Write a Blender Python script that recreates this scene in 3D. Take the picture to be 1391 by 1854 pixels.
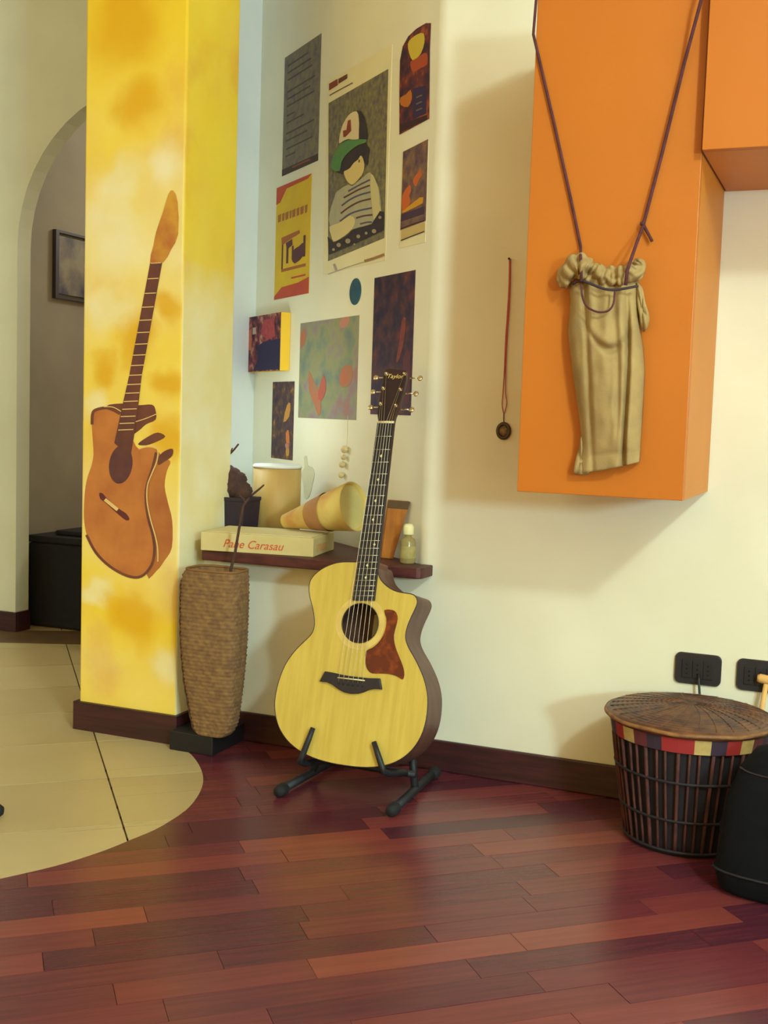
import bpy, bmesh, math, random
from mathutils import Vector, Matrix, noise
random.seed(7)
S = bpy.context.scene
COL = S.collection
for o in list(bpy.data.objects):
    bpy.data.objects.remove(o)

# ------------------------------------------------------------------ camera
CX, CY, F = 695.5, 927.0, 2086.59            # frame 1391 x 1854
R = Matrix(((0.92205539, 0.06189151, -0.3820776),
            (0.38571723, -0.06483755, 0.92033598),
            (0.03218801, -0.99597466, -0.08365643)))   # world <- (right, down, forward)
CAM = Vector((0.0, -2.88125, 0.95))
cd = bpy.data.cameras.new('camera')
cam = bpy.data.objects.new('camera', cd)
COL.objects.link(cam)
cd.sensor_fit = 'VERTICAL'
cd.sensor_height = 36.0
cd.sensor_width = 36.0 * 1391 / 1854
cd.lens = F * 36.0 / 1854
cd.clip_start = 0.02
rt, dn, fw = R.col[0], R.col[1], R.col[2]
cam.matrix_world = Matrix(((rt[0], -dn[0], -fw[0], CAM[0]),
                           (rt[1], -dn[1], -fw[1], CAM[1]),
                           (rt[2], -dn[2], -fw[2], CAM[2]), (0, 0, 0, 1)))
S.camera = cam

# ------------------------------------------------------------------ light
W = bpy.data.worlds.new('world')
S.world = W
W.use_nodes = True
W.node_tree.nodes['Background'].inputs[0].default_value = (1.0, 0.68, 0.16, 1)
W.node_tree.nodes['Background'].inputs[1].default_value = 1.15


def point(name, loc, power, color, radius):
    l = bpy.data.lights.new(name, 'POINT')
    l.energy = power
    l.color = color
    l.shadow_soft_size = radius
    o = bpy.data.objects.new(name, l)
    o.location = loc
    COL.objects.link(o)
    return o


point('ceiling_lamp_light', (1.53, -3.20, 2.73), 180, (0.74, 0.93, 0.86), 0.12)
point('table_lamp_light', (2.57, -4.50, 1.44), 325, (0.54, 0.88, 1.0), 0.20)
point('added_left_fill', (-4.2, -1.2, 1.5), 16, (0.82, 0.92, 1.0), 0.20)  # cool light added at the left for tiles and arch wall; source unseen
point('added_hall_fill', (-2.35, 2.6, 2.3), 36, (0.92, 0.90, 0.80), 0.15)  # added so that the hall does not go black; its source is unseen
point('added_niche_fill', (-1.87, 0.22, 0.95), 1.9, (0.62, 0.82, 1.0), 0.04)  # cool fill added behind the pillar to brighten the niche; no lamp there
V = S.view_settings
V.view_transform = 'Standard'
V.look = 'None'
V.gamma = 1.0
V.use_curve_mapping = False
V.exposure = 0.30

# ------------------------------------------------------------------ geometry helpers


def ray(px, py):
    return R @ Vector((px - CX, py - CY, F))


def on(px, py, axis, val):
    """point where the sight line of a photo pixel meets the plane axis = val"""
    r = ray(px, py)
    return CAM + r * ((val - CAM[axis]) / r[axis])


def onp(px, py, o, n):
    r = ray(px, py)
    return CAM + r * ((Vector(o) - CAM).dot(n) / r.dot(n))


def proj(p):
    v = R.transposed() @ (Vector(p) - CAM)
    return (CX + F * v[0] / v[2], CY + F * v[1] / v[2]) if v[2] > 0.05 else (-9999, -9999)


def lin(c):
    return tuple(((x / 255.0) / 12.92 if x / 255.0 <= 0.04045 else ((x / 255.0 + 0.055) / 1.055) ** 2.4) for x in c) + (1.0,)


MATS = {}


def mat(name, c1, c2=None, rough=0.6, scale=6.0, detail=4.0, bump=0.0, stretch=None, metal=0.0, spec=0.5,
        rnd=None, bscale=None, lo=0.35, hi=0.65, coat=0.0):
    """procedural material: noise between two colours; rnd = further colours picked per object"""
    if name in MATS:
        return MATS[name]
    m = bpy.data.materials.new(name)
    m.use_nodes = True
    nt = m.node_tree
    N, L = nt.nodes, nt.links
    b = N['Principled BSDF']
    b.inputs['Roughness'].default_value = rough
    b.inputs['Metallic'].default_value = metal
    b.inputs['Specular IOR Level'].default_value = spec
    b.inputs['Coat Weight'].default_value = coat
    b.inputs['Coat Roughness'].default_value = 0.15
    tc = N.new('ShaderNodeTexCoord')
    mp = N.new('ShaderNodeMapping')
    L.new(tc.outputs['Object'], mp.inputs['Vector'])
    if stretch:
        mp.inputs['Scale'].default_value = stretch
    nz = N.new('ShaderNodeTexNoise')
    nz.inputs['Scale'].default_value = scale
    nz.inputs['Detail'].default_value = detail
    L.new(mp.outputs[0], nz.inputs['Vector'])
    cr = N.new('ShaderNodeValToRGB')
    cr.color_ramp.elements[0].position = lo
    cr.color_ramp.elements[1].position = hi
    cr.color_ramp.elements[0].color = lin(c1)
    cr.color_ramp.elements[1].color = lin(c2 or c1)
    L.new(nz.outputs['Fac'], cr.inputs[0])
    out = cr.outputs[0]
    if rnd:
        oi = N.new('ShaderNodeObjectInfo')
        r2 = N.new('ShaderNodeValToRGB')
        r2.color_ramp.interpolation = 'CONSTANT'
        e = r2.color_ramp.elements
        for i, c in enumerate(rnd):
            if i < 2:
                el = e[i]
                el.position = i / len(rnd)
            else:
                el = e.new(i / len(rnd))
            el.color = lin(c)
        L.new(oi.outputs['Random'], r2.inputs[0])
        mx = N.new('ShaderNodeMix')
        mx.data_type = 'RGBA'
        mx.inputs[0].default_value = 0.62
        L.new(out, mx.inputs[6])
        L.new(r2.outputs[0], mx.inputs[7])
        out = mx.outputs[2]
        va = N.new('ShaderNodeVectorMath')
        va.operation = 'ADD'
        sc = N.new('ShaderNodeVectorMath')
        sc.operation = 'SCALE'
        cx = N.new('ShaderNodeCombineXYZ')
        for k in range(3):
            L.new(oi.outputs['Random'], cx.inputs[k])
        L.new(cx.outputs[0], sc.inputs[0])
        sc.inputs[3].default_value = 37.0
        L.new(mp.outputs[0], va.inputs[0])
        L.new(sc.outputs[0], va.inputs[1])
        L.new(va.outputs[0], nz.inputs['Vector'])
    L.new(out, b.inputs['Base Color'])
    if bump:
        bp = N.new('ShaderNodeBump')
        bp.inputs['Strength'].default_value = bump
        bp.inputs['Distance'].default_value = 0.004
        n2 = N.new('ShaderNodeTexNoise')
        n2.inputs['Scale'].default_value = bscale or scale * 6
        n2.inputs['Detail'].default_value = 5
        L.new(mp.outputs[0], n2.inputs['Vector'])
        L.new(n2.outputs['Fac'], bp.inputs['Height'])
        L.new(bp.outputs[0], b.inputs['Normal'])
    MATS[name] = m
    return m


WL = {}


def finish(o, parent):
    COL.objects.link(o)
    if parent:
        o.parent = parent
    return o


def mk(name, verts, faces, m, parent=None, smooth=False, bevel=0.0, seg=2, subs=0, kind=None, origin=None):
    """one mesh object; vertices are given in world metres"""
    verts = [Vector(v) for v in verts]
    if parent:
        base = WL[parent]
    elif origin is not None:
        base = Vector(origin)
    else:
        xs = [v.x for v in verts]; ys = [v.y for v in verts]; zs = [v.z for v in verts]
        base = Vector(((min(xs) + max(xs)) / 2, (min(ys) + max(ys)) / 2, min(zs)))
    me = bpy.data.meshes.new(name)
    me.from_pydata([v - base for v in verts], [], faces)
    me.update()
    bm = bmesh.new()
    bm.from_mesh(me)
    bmesh.ops.recalc_face_normals(bm, faces=bm.faces)
    bm.to_mesh(me)
    bm.free()
    me.materials.append(m)
    if smooth:
        for p in me.polygons:
            p.use_smooth = True
    o = bpy.data.objects.new(name, me)
    if not parent:
        o.location = base
    WL[o] = base
    finish(o, parent)
    if bevel:
        b = o.modifiers.new('bevel', 'BEVEL')
        b.width = bevel
        b.segments = seg
        b.limit_method = 'ANGLE'
        b.angle_limit = math.radians(35)
    if subs:
        s = o.modifiers.new('subd', 'SUBSURF')
        s.levels = subs
        s.render_levels = subs
    if kind:
        o['kind'] = kind
    return o


def tag(o, label, cat=None, group=None):
    o['label'] = label
    if cat:
        o['category'] = cat
    if group:
        o['group'] = group
    return o


def thing(name, label, cat, loc, group=None, kind=None):
    o = bpy.data.objects.new(name, None)
    o.empty_display_size = 0.05
    o.location = loc
    COL.objects.link(o)
    WL[o] = Vector(loc)
    tag(o, label, cat, group)
    if kind:
        o['kind'] = kind
    return o


BOXF = [(0, 1, 2, 3), (7, 6, 5, 4), (0, 4, 5, 1), (1, 5, 6, 2), (2, 6, 7, 3), (3, 7, 4, 0)]


def box(name, lo, hi, m, parent=None, bevel=0.0, **k):
    x0, y0, z0 = lo
    x1, y1, z1 = hi
    v = [(x0, y0, z0), (x1, y0, z0), (x1, y1, z0), (x0, y1, z0), (x0, y0, z1), (x1, y0, z1), (x1, y1, z1), (x0, y1, z1)]
    return mk(name, v, BOXF, m, parent, bevel=bevel, **k)


def prism(name, loop, off, m, parent=None, **k):
    """loop of world points extruded by the vector off"""
    off = Vector(off)
    n = len(loop)
    v = [Vector(p) for p in loop] + [Vector(p) + off for p in loop]
    f = [tuple(range(n)), tuple(range(2 * n - 1, n - 1, -1))]
    for i in range(n):
        j = (i + 1) % n
        f.append((i, i + n, j + n, j))
    return mk(name, v, f, m, parent, **k)


def catmull(pts, n=4, closed=False):
    pts = [Vector(p) for p in pts]
    out = []
    N = len(pts)
    rng = range(N) if closed else range(N - 1)
    for i in rng:
        if closed:
            p0, p1, p2, p3 = pts[i - 1], pts[i], pts[(i + 1) % N], pts[(i + 2) % N]
        else:
            p0, p1, p2, p3 = pts[max(i - 1, 0)], pts[i], pts[i + 1], pts[min(i + 2, N - 1)]
        for k in range(n):
            t = k / n
            out.append(0.5 * ((2 * p1) + (p2 - p0) * t + (2 * p0 - 5 * p1 + 4 * p2 - p3) * t * t + (3 * p1 - p0 - 3 * p2 + p3) * t ** 3))
    if not closed:
        out.append(pts[-1])
    return out


def tube(name, pts, r, m, parent=None, sides=8, closed=False, smooth=True, **k):
    pts = [Vector(p) for p in pts]
    n = len(pts)
    rs = r if isinstance(r, (list, tuple)) else [r] * n
    v, f = [], []
    prev = None
    for i, p in enumerate(pts):
        if closed:
            d = pts[(i + 1) % n] - pts[i - 1]
        else:
            d = pts[min(i + 1, n - 1)] - pts[max(i - 1, 0)]
        d.normalize()
        if prev is None:
            a = Vector((0, 0, 1)) if abs(d.z) < 0.9 else Vector((1, 0, 0))
            u = d.cross(a).normalized()
        else:
            u = (prev - d * prev.dot(d)).normalized()
        prev = u
        w = d.cross(u)
        for s in range(sides):
            a = 2 * math.pi * s / sides
            v.append(p + (u * math.cos(a) + w * math.sin(a)) * rs[i])
    for i in range(n if closed else n - 1):
        for s in range(sides):
            a, b = i * sides + s, i * sides + (s + 1) % sides
            c, d2 = ((i + 1) % n) * sides + (s + 1) % sides, ((i + 1) % n) * sides + s
            f.append((a, b, c, d2))
    if not closed:
        f.append(tuple(range(sides - 1, -1, -1)))
        f.append(tuple(range((n - 1) * sides, n * sides)))
    return mk(name, v, f, m, parent, smooth=smooth, **k)


def loft(name, rings, m, parent=None, smooth=True, cap=True, **k):
    n = len(rings[0])
    v = [p for r in rings for p in r]
    f = []
    for i in range(len(rings) - 1):
        for s in range(n):
            f.append((i * n + s, i * n + (s + 1) % n, (i + 1) * n + (s + 1) % n, (i + 1) * n + s))
    if cap:
        f.append(tuple(range(n - 1, -1, -1)))
        f.append(tuple(range((len(rings) - 1) * n, len(rings) * n)))
    return mk(name, v, f, m, parent, smooth=smooth, **k)


def lathe(name, prof, c, m, parent=None, sides=40, axis=None, **k):
    """profile of (radius, height) turned about an axis (default vertical) through c"""
    c = Vector(c)
    ax = Vector(axis or (0, 0, 1)).normalized()
    a = Vector((1, 0, 0)) if abs(ax.x) < 0.9 else Vector((0, 1, 0))
    u = (a - ax * a.dot(ax)).normalized()
    w = ax.cross(u)
    rings = [[c + ax * z + (u * math.cos(2 * math.pi * s / sides) + w * math.sin(2 * math.pi * s / sides)) * max(r, 1e-4) for s in range(sides)] for r, z in prof]
    return loft(name, rings, m, parent, **k)


def clip(subject, convex):
    """Sutherland-Hodgman: any polygon (2d) cut to a convex counter-clockwise one"""
    out = list(subject)
    n = len(convex)
    for i in range(n):
        a, b = convex[i], convex[(i + 1) % n]
        inp, out = out, []
        if not inp:
            return []
        side = lambda p: (b[0] - a[0]) * (p[1] - a[1]) - (b[1] - a[1]) * (p[0] - a[0])
        for j in range(len(inp)):
            p, q = inp[j - 1], inp[j]
            sp, sq = side(p), side(q)
            if (sp >= 0) != (sq >= 0):
                t = sp / (sp - sq)
                out.append((p[0] + (q[0] - p[0]) * t, p[1] + (q[1] - p[1]) * t))
            if sq >= 0:
                out.append(q)
    return out


def area(p):
    return 0.5 * sum(p[i - 1][0] * p[i][1] - p[i][0] * p[i - 1][1] for i in range(len(p)))


def text(name, body, size, origin, u, v, m, parent, shear=0.0, ext=0.0004):
    cu = bpy.data.curves.new(name, 'FONT')
    cu.body = body
    cu.size = size
    cu.shear = shear
    cu.extrude = ext
    t = bpy.data.objects.new(name, cu)
    COL.objects.link(t)
    dg = bpy.context.evaluated_depsgraph_get()
    me = bpy.data.meshes.new_from_object(t.evaluated_get(dg))
    bpy.data.objects.remove(t)
    u, v = Vector(u).normalized(), Vector(v).normalized()
    w = u.cross(v)
    base = WL[parent]
    for q in me.vertices:
        c = q.co.copy()
        q.co = Vector(origin) - base + u * c.x + v * c.y + w * c.z
    me.materials.clear()
    me.materials.append(m)
    o = bpy.data.objects.new(name, me)
    WL[o] = base
    return finish(o, parent)


def struct(o):
    o['kind'] = 'structure'
    return o


# ------------------------------------------------------------------ materials of the setting
PLASTER = mat('plaster', (236, 230, 206), (228, 221, 196), rough=0.85, scale=3, bump=0.08, bscale=60, spec=0.2)
PLASTERN = mat('plaster_niche', (236, 231, 210), (229, 223, 201), rough=0.85, scale=3, bump=0.08, bscale=60, spec=0.2)
PLASTERJ = mat('plaster_cool_lit', (234, 236, 236), (228, 230, 230), rough=0.85, scale=3, bump=0.08, bscale=60, spec=0.2)  # cool light on the niche's side wall, put into its paint colour
PLASTER2 = mat('plaster_arch', (222, 222, 198), (212, 212, 188), rough=0.85, scale=3, bump=0.08, bscale=60, spec=0.2)
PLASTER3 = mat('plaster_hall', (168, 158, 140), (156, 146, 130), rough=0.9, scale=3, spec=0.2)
BASEB = mat('baseboard_wood', (66, 26, 30), (46, 18, 24), rough=0.45, scale=8, stretch=(1, 8, 14))
PLANK = mat('plank_wood', (116, 49, 54), (82, 34, 46), rough=0.27, scale=5, detail=6, stretch=(1.2, 16, 8), bump=0.08, bscale=14,
            rnd=[(104, 44, 52), (76, 31, 46), (130, 59, 56), (93, 40, 50), (113, 50, 52), (69, 29, 46), (141, 69, 58)], spec=0.5)
TILE = mat('floor_tile_ceramic', (194, 174, 126), (180, 158, 112), rough=0.38, scale=5, detail=6, bump=0.05,
           rnd=[(194, 174, 124), (186, 164, 116), (198, 178, 130)])
GROUT = mat('grout', (112, 92, 60), (96, 78, 52), rough=0.9, scale=30)
CEIL = mat('ceiling_paint', (236, 230, 214), rough=0.9, scale=3)

# ------------------------------------------------------------------ floor: tiles with a curved edge, then parquet
curve = [on(px, py, 2, 0) for px, py in ((318, 1346), (345, 1365), (362, 1388), (368, 1412), (360, 1438), (335, 1468), (290, 1497), (245, 1517), (180, 1543), (100, 1568), (0, 1591))]
curve = [(p.x, p.y) for p in catmull(curve, 4)]
last, prv = curve[-1], curve[-5]
ext_ = [(last[0] + (last[0] - prv[0]) * k * 2.2 - 0.05 * k * k, last[1] + (last[1] - prv[1]) * k * 1.9) for k in range(1, 7)]
edge = [(-1.765, -0.13)] + curve[1:] + ext_
tile_region = [(-1.765, 1.0)] + edge + [(-5.0, edge[-1][1] - 0.3), (-5.0, 4.2), (-1.765, 4.2)]
if area(tile_region) < 0:
    tile_region.reverse()
wood_region = [(-1.765, 0.0)] + edge + [(-4.0, -5.5), (4.2, -5.5), (4.2, 0.0)]
if area(wood_region) < 0:
    wood_region.reverse()

floor = struct(box('floor', (-5.2, -5.7, -0.06), (4.5, 4.4, -0.006), GROUT))
HEAD = math.radians(48.5)
p_ = (math.sin(HEAD), math.cos(HEAD))
q_ = (-math.cos(HEAD), math.sin(HEAD))


def to_w(a, b):
    return (p_[0] * a + q_[0] * b, p_[1] * a + q_[1] * b)


def slab(name, poly, z0, z1, m, parent, kind=None):
    return prism(name, [(x, y, z1) for x, y in poly], (0, 0, z0 - z1), m, parent, kind=kind)


# joint lines of the tiles pass through photo points (105,1170)-(245,1515) and (0,1510)
j1 = on(175, 1342, 2, 0)
j2 = on(60, 1505, 2, 0)
A0 = p_[0] * j1.x + p_[1] * j1.y
B0 = q_[0] * j2.x + q_[1] * j2.y
TS = 0.34
g = 0.0022
for i in range(-9, 6):
    for j in range(-9, 14):
        a, b = A0 + i * TS, B0 + j * TS
        sq = [to_w(a + g, b + g), to_w(a + TS - g, b + g), to_w(a + TS - g, b + TS - g), to_w(a + g, b + TS - g)]
        poly = clip(tile_region, sq)
        if len(poly) < 3 or abs(area(poly)) < 1e-4:
            continue
        pr = [proj((x, y, 0)) for x, y in poly]
        if not any(-350 < x < 800 and 900 < y < 2000 for x, y in pr):
            continue
        slab('floor_tile', poly, -0.006, 0.0, TILE, floor)

PW_, PL_ = 0.072, 0.46
gp = 0.0005
shared = None
rest_v, rest_f = [], []
rng = random.Random(3)
for r in range(-110, 40):
    b = r * PW_
    a = -6.5 + rng.random() * PL_
    while a < 4.2:
        ln = PL_ * rng.choice((0.72, 0.85, 1.0, 1.0, 1.15))
        sq = [to_w(a + gp, b + gp), to_w(a + ln - gp, b + gp), to_w(a + ln - gp, b + PW_ - gp), to_w(a + gp, b + PW_ - gp)]
        a += ln
        poly = clip(wood_region, sq)
        if len(poly) < 3 or abs(area(poly)) < 2e-4:
            continue
        pr = [proj((x, y, 0)) for x, y in poly]
        seen = any(-60 < x < 1451 and 1200 < y < 1930 for x, y in pr)
        if seen:
            z = rng.uniform(-0.0005, 0.0003)
            cx = sum(p[0] for p in poly) / len(poly)
            cy = sum(p[1] for p in poly) / len(poly)
            # local axes along the plank so that its grain follows it
            n = len(poly)
            loc = [((x - cx) * p_[0] + (y - cy) * p_[1], (x - cx) * q_[0] + (y - cy) * q_[1]) for x, y in poly]
            me = bpy.data.meshes.new('plank')
            vs = [(x, y, 0) for x, y in loc] + [(x, y, -0.006) for x, y in loc]
            fs = [tuple(range(n)), tuple(range(2 * n - 1, n - 1, -1))] + [(k, k + n, (k + 1) % n + n, (k + 1) % n) for k in range(n)]
            me.from_pydata(vs, [], fs)
            me.materials.append(PLANK)
            o = bpy.data.objects.new('plank', me)
            bw = WL[floor]
            o.location = (cx - bw.x, cy - bw.y, z - bw.z)
            o.rotation_euler = (0, 0, math.atan2(p_[1], p_[0]))
            finish(o, floor)
        elif all(-2600 < x < 3800 for x, y in pr) or True:
            k0 = len(rest_v)
            rest_v += [(x, y, 0) for x, y in poly]
            rest_f.append(tuple(range(k0, k0 + len(poly))))
mk('plank_field', rest_v, rest_f, PLANK, floor, kind='stuff')

# brown border strip in the tile floor before the arch
strip = [on(-60, 1141, 2, 0), on(175, 1143, 2, 0), on(175, 1168, 2, 0), on(-60, 1162, 2, 0)]
prism('threshold_strip', [p + Vector((0, 0, 0.0012)) for p in strip], (0, 0, -0.002), mat('strip_wood', (118, 92, 62), (98, 74, 52), rough=0.4, scale=7), floor)

# ------------------------------------------------------------------ walls
NX = -1.078                 # right edge of the niche
TH = math.radians(50.0)     # slanted niche wall
td = Vector((-math.sin(TH), math.cos(TH), 0))
tn = Vector((-math.cos(TH), -math.sin(TH), 0))      # towards the room
CORN = 1.296
cor = Vector((NX, 0, 0)) + td * CORN
CZ = 2.95
# main wall, rounded at the niche edge
lp = [(4.2, 0), (4.2, 0.12)]
RHO = 0.05
TL_ = RHO * math.tan(math.radians(20))
pe_ = Vector((NX, 0, 0)) + td * TL_
lp += [(NX + 0.20, 0.12), (pe_.x - tn.x * 0.05, pe_.y - tn.y * 0.05), (pe_.x, pe_.y)]
for k in range(1, 9):                       # rounded plaster corner
    a = math.radians(180 - 40 * (1 - k / 8.0) - 90)
    lp.append((NX + TL_ - RHO * math.sin(math.radians(40 * (1 - k / 8.0))), RHO * (1 - math.cos(math.radians(40 * (1 - k / 8.0))))))
w = struct(prism('wall_back', [(x, y, 0) for x, y in lp], (0, 0, CZ), PLASTER))
struct(box('wall_under_niche', (-1.7595, 0.0, 0), (NX + TL_, 0.10, 0.5248), PLASTER))
# slanted niche wall
a0 = Vector((NX, 0.0, 0)) + td * TL_
lp = [a0, cor + td * 0.10, cor + td * 0.10 - tn * 0.10, a0 - tn * 0.10]
struct(prism('wall_niche', [(p.x, p.y, 0) for p in lp], (0, 0, CZ), PLASTERN))
# niche floor (plaster sill behind the shelf)
struct(prism('trim_1', [(NX - 0.10, 0.101, 0.5245), (cor.x + 0.02, cor.y - 0.03, 0.5245), (cor.x + 0.02, 0.15, 0.5245), (-1.755, 0.101, 0.5245)], (0, 0, -0.05), PLASTER))
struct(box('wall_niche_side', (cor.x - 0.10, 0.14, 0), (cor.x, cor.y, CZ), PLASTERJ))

# yellow pillar
PX0, PX1, PY0, PY1 = -2.092, -1.76, -0.137, 0.145


def pillar_mat():
    m = bpy.data.materials.new('pillar_wash')
    m.use_nodes = True
    nt = m.node_tree
    N, L = nt.nodes, nt.links
    b = N['Principled BSDF']
    b.inputs['Roughness'].default_value = 0.85
    b.inputs['Specular IOR Level'].default_value = 0.2
    ge = N.new('ShaderNodeNewGeometry')
    sx = N.new('ShaderNodeSeparateXYZ')
    L.new(ge.outputs['Position'], sx.inputs[0])

    def noise_(sc, st, off):
        mp = N.new('ShaderNodeMapping')
        mp.inputs['Scale'].default_value = st
        mp.inputs['Location'].default_value = off
        L.new(ge.outputs['Position'], mp.inputs[0])
        n = N.new('ShaderNodeTexNoise')
        n.inputs['Scale'].default_value = sc
        n.inputs['Detail'].default_value = 5
        L.new(mp.outputs[0], n.inputs[0])
        return n.outputs['Fac']

    def ramp(x, e):
        r = N.new('ShaderNodeValToRGB')
        while len(r.color_ramp.elements) < len(e):
            r.color_ramp.elements.new(0.5)
        for el, (p, c) in zip(r.color_ramp.elements, e):
            el.position = p
            el.color = lin(c) if len(c) == 3 else c
        L.new(x, r.inputs[0])
        return r.outputs[0]

    def mul(a, k):
        q = N.new('ShaderNodeMath')
        q.operation = 'MULTIPLY'
        L.new(a, q.inputs[0])
        if isinstance(k, float):
            q.inputs[1].default_value = k
        else:
            L.new(k, q.inputs[1])
        return q.outputs[0]

    def add(a, k):
        q = N.new('ShaderNodeMath')
        q.operation = 'ADD'
        L.new(a, q.inputs[0])
        if isinstance(k, float):
            q.inputs[1].default_value = k
        else:
            L.new(k, q.inputs[1])
        return q.outputs[0]

    def mix(f, a, c):
        q = N.new('ShaderNodeMix')
        q.data_type = 'RGBA'
        L.new(f, q.inputs[0])
        L.new(a, q.inputs[6])
        L.new(c, q.inputs[7])
        return q.outputs[2]
    B = (0, 0, 0, 1)
    Wt = (1, 1, 1, 1)
    G = lambda v: (v, v, v, 1)
    h = mul(sx.outputs['Z'], 0.5)           # 0..1 over two metres
    hn = add(h, mul(add(noise_(3.2, (1, 1, 1), (0, 0, 0)), -0.5), 0.22))
    # how strong the yellow wash is along the height of the front face
    front = ramp(hn, [(0.0, G(0.8)), (0.10, G(0.7)), (0.2, G(0.95)), (0.30, G(0.5)), (0.42, G(0.75)), (0.56, G(0.8)), (0.66, G(0.35)), (0.78, G(0.45)), (0.86, G(0.8)), (1.0, G(0.95))])
    side = ramp(hn, [(0.0, G(0.06)), (0.2, G(0.0)), (0.46, G(0.03)), (0.58, G(0.15)), (0.66, G(0.85)), (0.80, G(0.9)), (1.0, G(0.9))])
    sn = N.new('ShaderNodeSeparateXYZ')
    L.new(ge.outputs['Normal'], sn.inputs[0])
    isx = N.new('ShaderNodeMath')
    isx.operation = 'GREATER_THAN'
    isx.inputs[1].default_value = 0.6
    L.new(sn.outputs['X'], isx.inputs[0])
    wash = mix(isx.outputs[0], front, side)
    yel = ramp(noise_(4.5, (1, 1, 0.8), (3, 1, 7)), [(0.35, (242, 210, 40)), (0.55, (238, 200, 28)), (0.72, (224, 170, 22))])
    cream = ramp(noise_(7, (1, 1, 1), (9, 4, 2)), [(0.35, (242, 232, 192)), (0.65, (236, 220, 160))])
    # patches of deeper and paler wash where the painter left them on the front
    wob = N.new('ShaderNodeTexNoise')
    wob.inputs['Scale'].default_value = 7
    wob.inputs['Detail'].default_value = 4
    L.new(ge.outputs['Position'], wob.inputs[0])
    wv = N.new('ShaderNodeVectorMath')
    wv.operation = 'MULTIPLY_ADD'
    wv.inputs[1].default_value = (0.14, 0.14, 0.14)
    L.new(wob.outputs['Color'], wv.inputs[0])
    L.new(ge.outputs['Position'], wv.inputs[2])

    def spots(lst):
        acc = None
        for px, py, rp in lst:
            p = on(px, py, 1, PY0)
            ds = N.new('ShaderNodeVectorMath')
            ds.operation = 'DISTANCE'
            L.new(wv.outputs[0], ds.inputs[0])
            ds.inputs[1].default_value = (p.x + 0.07, p.y + 0.07, p.z + 0.07)
            mr = N.new('ShaderNodeMapRange')
            mr.interpolation_type = 'SMOOTHSTEP'
            L.new(ds.outputs['Value'], mr.inputs['Value'])
            rw = rp * (p - CAM).length / F
            mr.inputs['From Min'].default_value = rw
            mr.inputs['From Max'].default_value = rw * 0.25
            if acc is None:
                acc = mr.outputs[0]
            else:
                q = N.new('ShaderNodeMath')
                q.operation = 'MAXIMUM'
                L.new(acc, q.inputs[0])
                L.new(mr.outputs[0], q.inputs[1])
                acc = q.outputs[0]
        return acc
    amber = spots(((245, 615, 60), (190, 668, 45), (300, 690, 50), (302, 800, 55), (240, 1110, 75), (230, 40, 110), (250, 190, 70), (300, 560, 40)))
    pale = spots(((205, 420, 85), (195, 560, 60), (292, 300, 50), (180, 1080, 40), (295, 1200, 45), (215, 330, 60), (170, 730, 40)))
    deep = N.new('ShaderNodeRGB')
    deep.outputs[0].default_value = lin((222, 164, 24))
    notx = N.new('ShaderNodeMath')
    notx.operation = 'SUBTRACT'
    notx.inputs[0].default_value = 1.0
    L.new(isx.outputs[0], notx.inputs[1])
    c1 = mix(wash, cream, yel)
    c2 = mix(mul(mul(pale, 0.75), notx.outputs[0]), c1, cream)
    c3_ = mix(mul(mul(amber, 0.8), notx.outputs[0]), c2, deep.outputs[0])
    L.new(c3_, b.inputs['Base Color'])
    return m


pil = struct(box('wall_pillar', (PX0, PY0, 0), (PX1, PY1, CZ), pillar_mat(), bevel=0.006))

# arch wall beyond, parallel to the main wall
AY0, AY1 = 0.92, 1.00
e1 = on(31, 560, 1, AY0)
pts_arc = [on(px, py, 1, AY0) for px, py in ((31, 560), (36, 450), (50, 345), (71, 274), (96, 236), (130, 206), (167, 183))]
AX = e1.x
# circle through the traced edge
rad = 0.60
zc = pts_arc[-1].z - math.sqrt(max(0.0, rad ** 2 - (AX + rad - pts_arc[-1].x) ** 2))
arc = []
for k in range(25):
    t = math.pi - math.pi * k / 24
    arc.append((AX + rad + rad * math.cos(t), zc + rad * math.sin(t)))
loop = [(-5.0, 0), (AX, 0)] + arc + [(AX + 2 * rad, 0), (cor.x + 0.02, 0), (cor.x + 0.02, CZ), (-5.0, CZ)]
if AX + 2 * rad > cor.x - 0.02:
    loop = [(-5.0, 0), (AX, 0)] + [a for a in arc if a[0] < cor.x - 0.02] + [(cor.x - 0.02, zc + 0.1), (cor.x - 0.02, CZ), (-5.0, CZ)]
n = len(loop)
bm = bmesh.new()
vf = [bm.verts.new((x, AY0, z)) for x, z in loop]
bm.faces.new(vf)
bm.normal_update()
bmesh.ops.triangulate(bm, faces=bm.faces[:])
fs = [tuple(v.index for v in f.verts) for f in bm.faces]
bm.verts.index_update()
fs = [tuple(v.index for v in f.verts) for f in bm.faces]
bm.free()
vv = [(x, AY0, z) for x, z in loop] + [(x, AY1, z) for x, z in loop]
ff = fs + [tuple(i + n for i in reversed(f)) for f in fs] + [(i, (i + 1) % n, (i + 1) % n + n, i + n) for i in range(n)]
struct(mk('wall_arch', vv, ff, PLASTER2))
HX = AX - 0.07
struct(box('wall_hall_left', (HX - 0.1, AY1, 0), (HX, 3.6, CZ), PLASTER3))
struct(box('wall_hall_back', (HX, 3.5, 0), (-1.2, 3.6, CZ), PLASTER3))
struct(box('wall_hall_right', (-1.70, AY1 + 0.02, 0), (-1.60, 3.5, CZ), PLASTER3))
struct(box('ceiling', (-5.2, -5.7, CZ), (4.5, 4.4, CZ + 0.08), CEIL))
struct(box('wall_left', (-5.1, -5.5, 0), (-5.0, AY1, CZ), PLASTER2))
struct(box('wall_right', (4.2, -5.5, 0), (4.3, 0.12, CZ), PLASTER))

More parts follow.
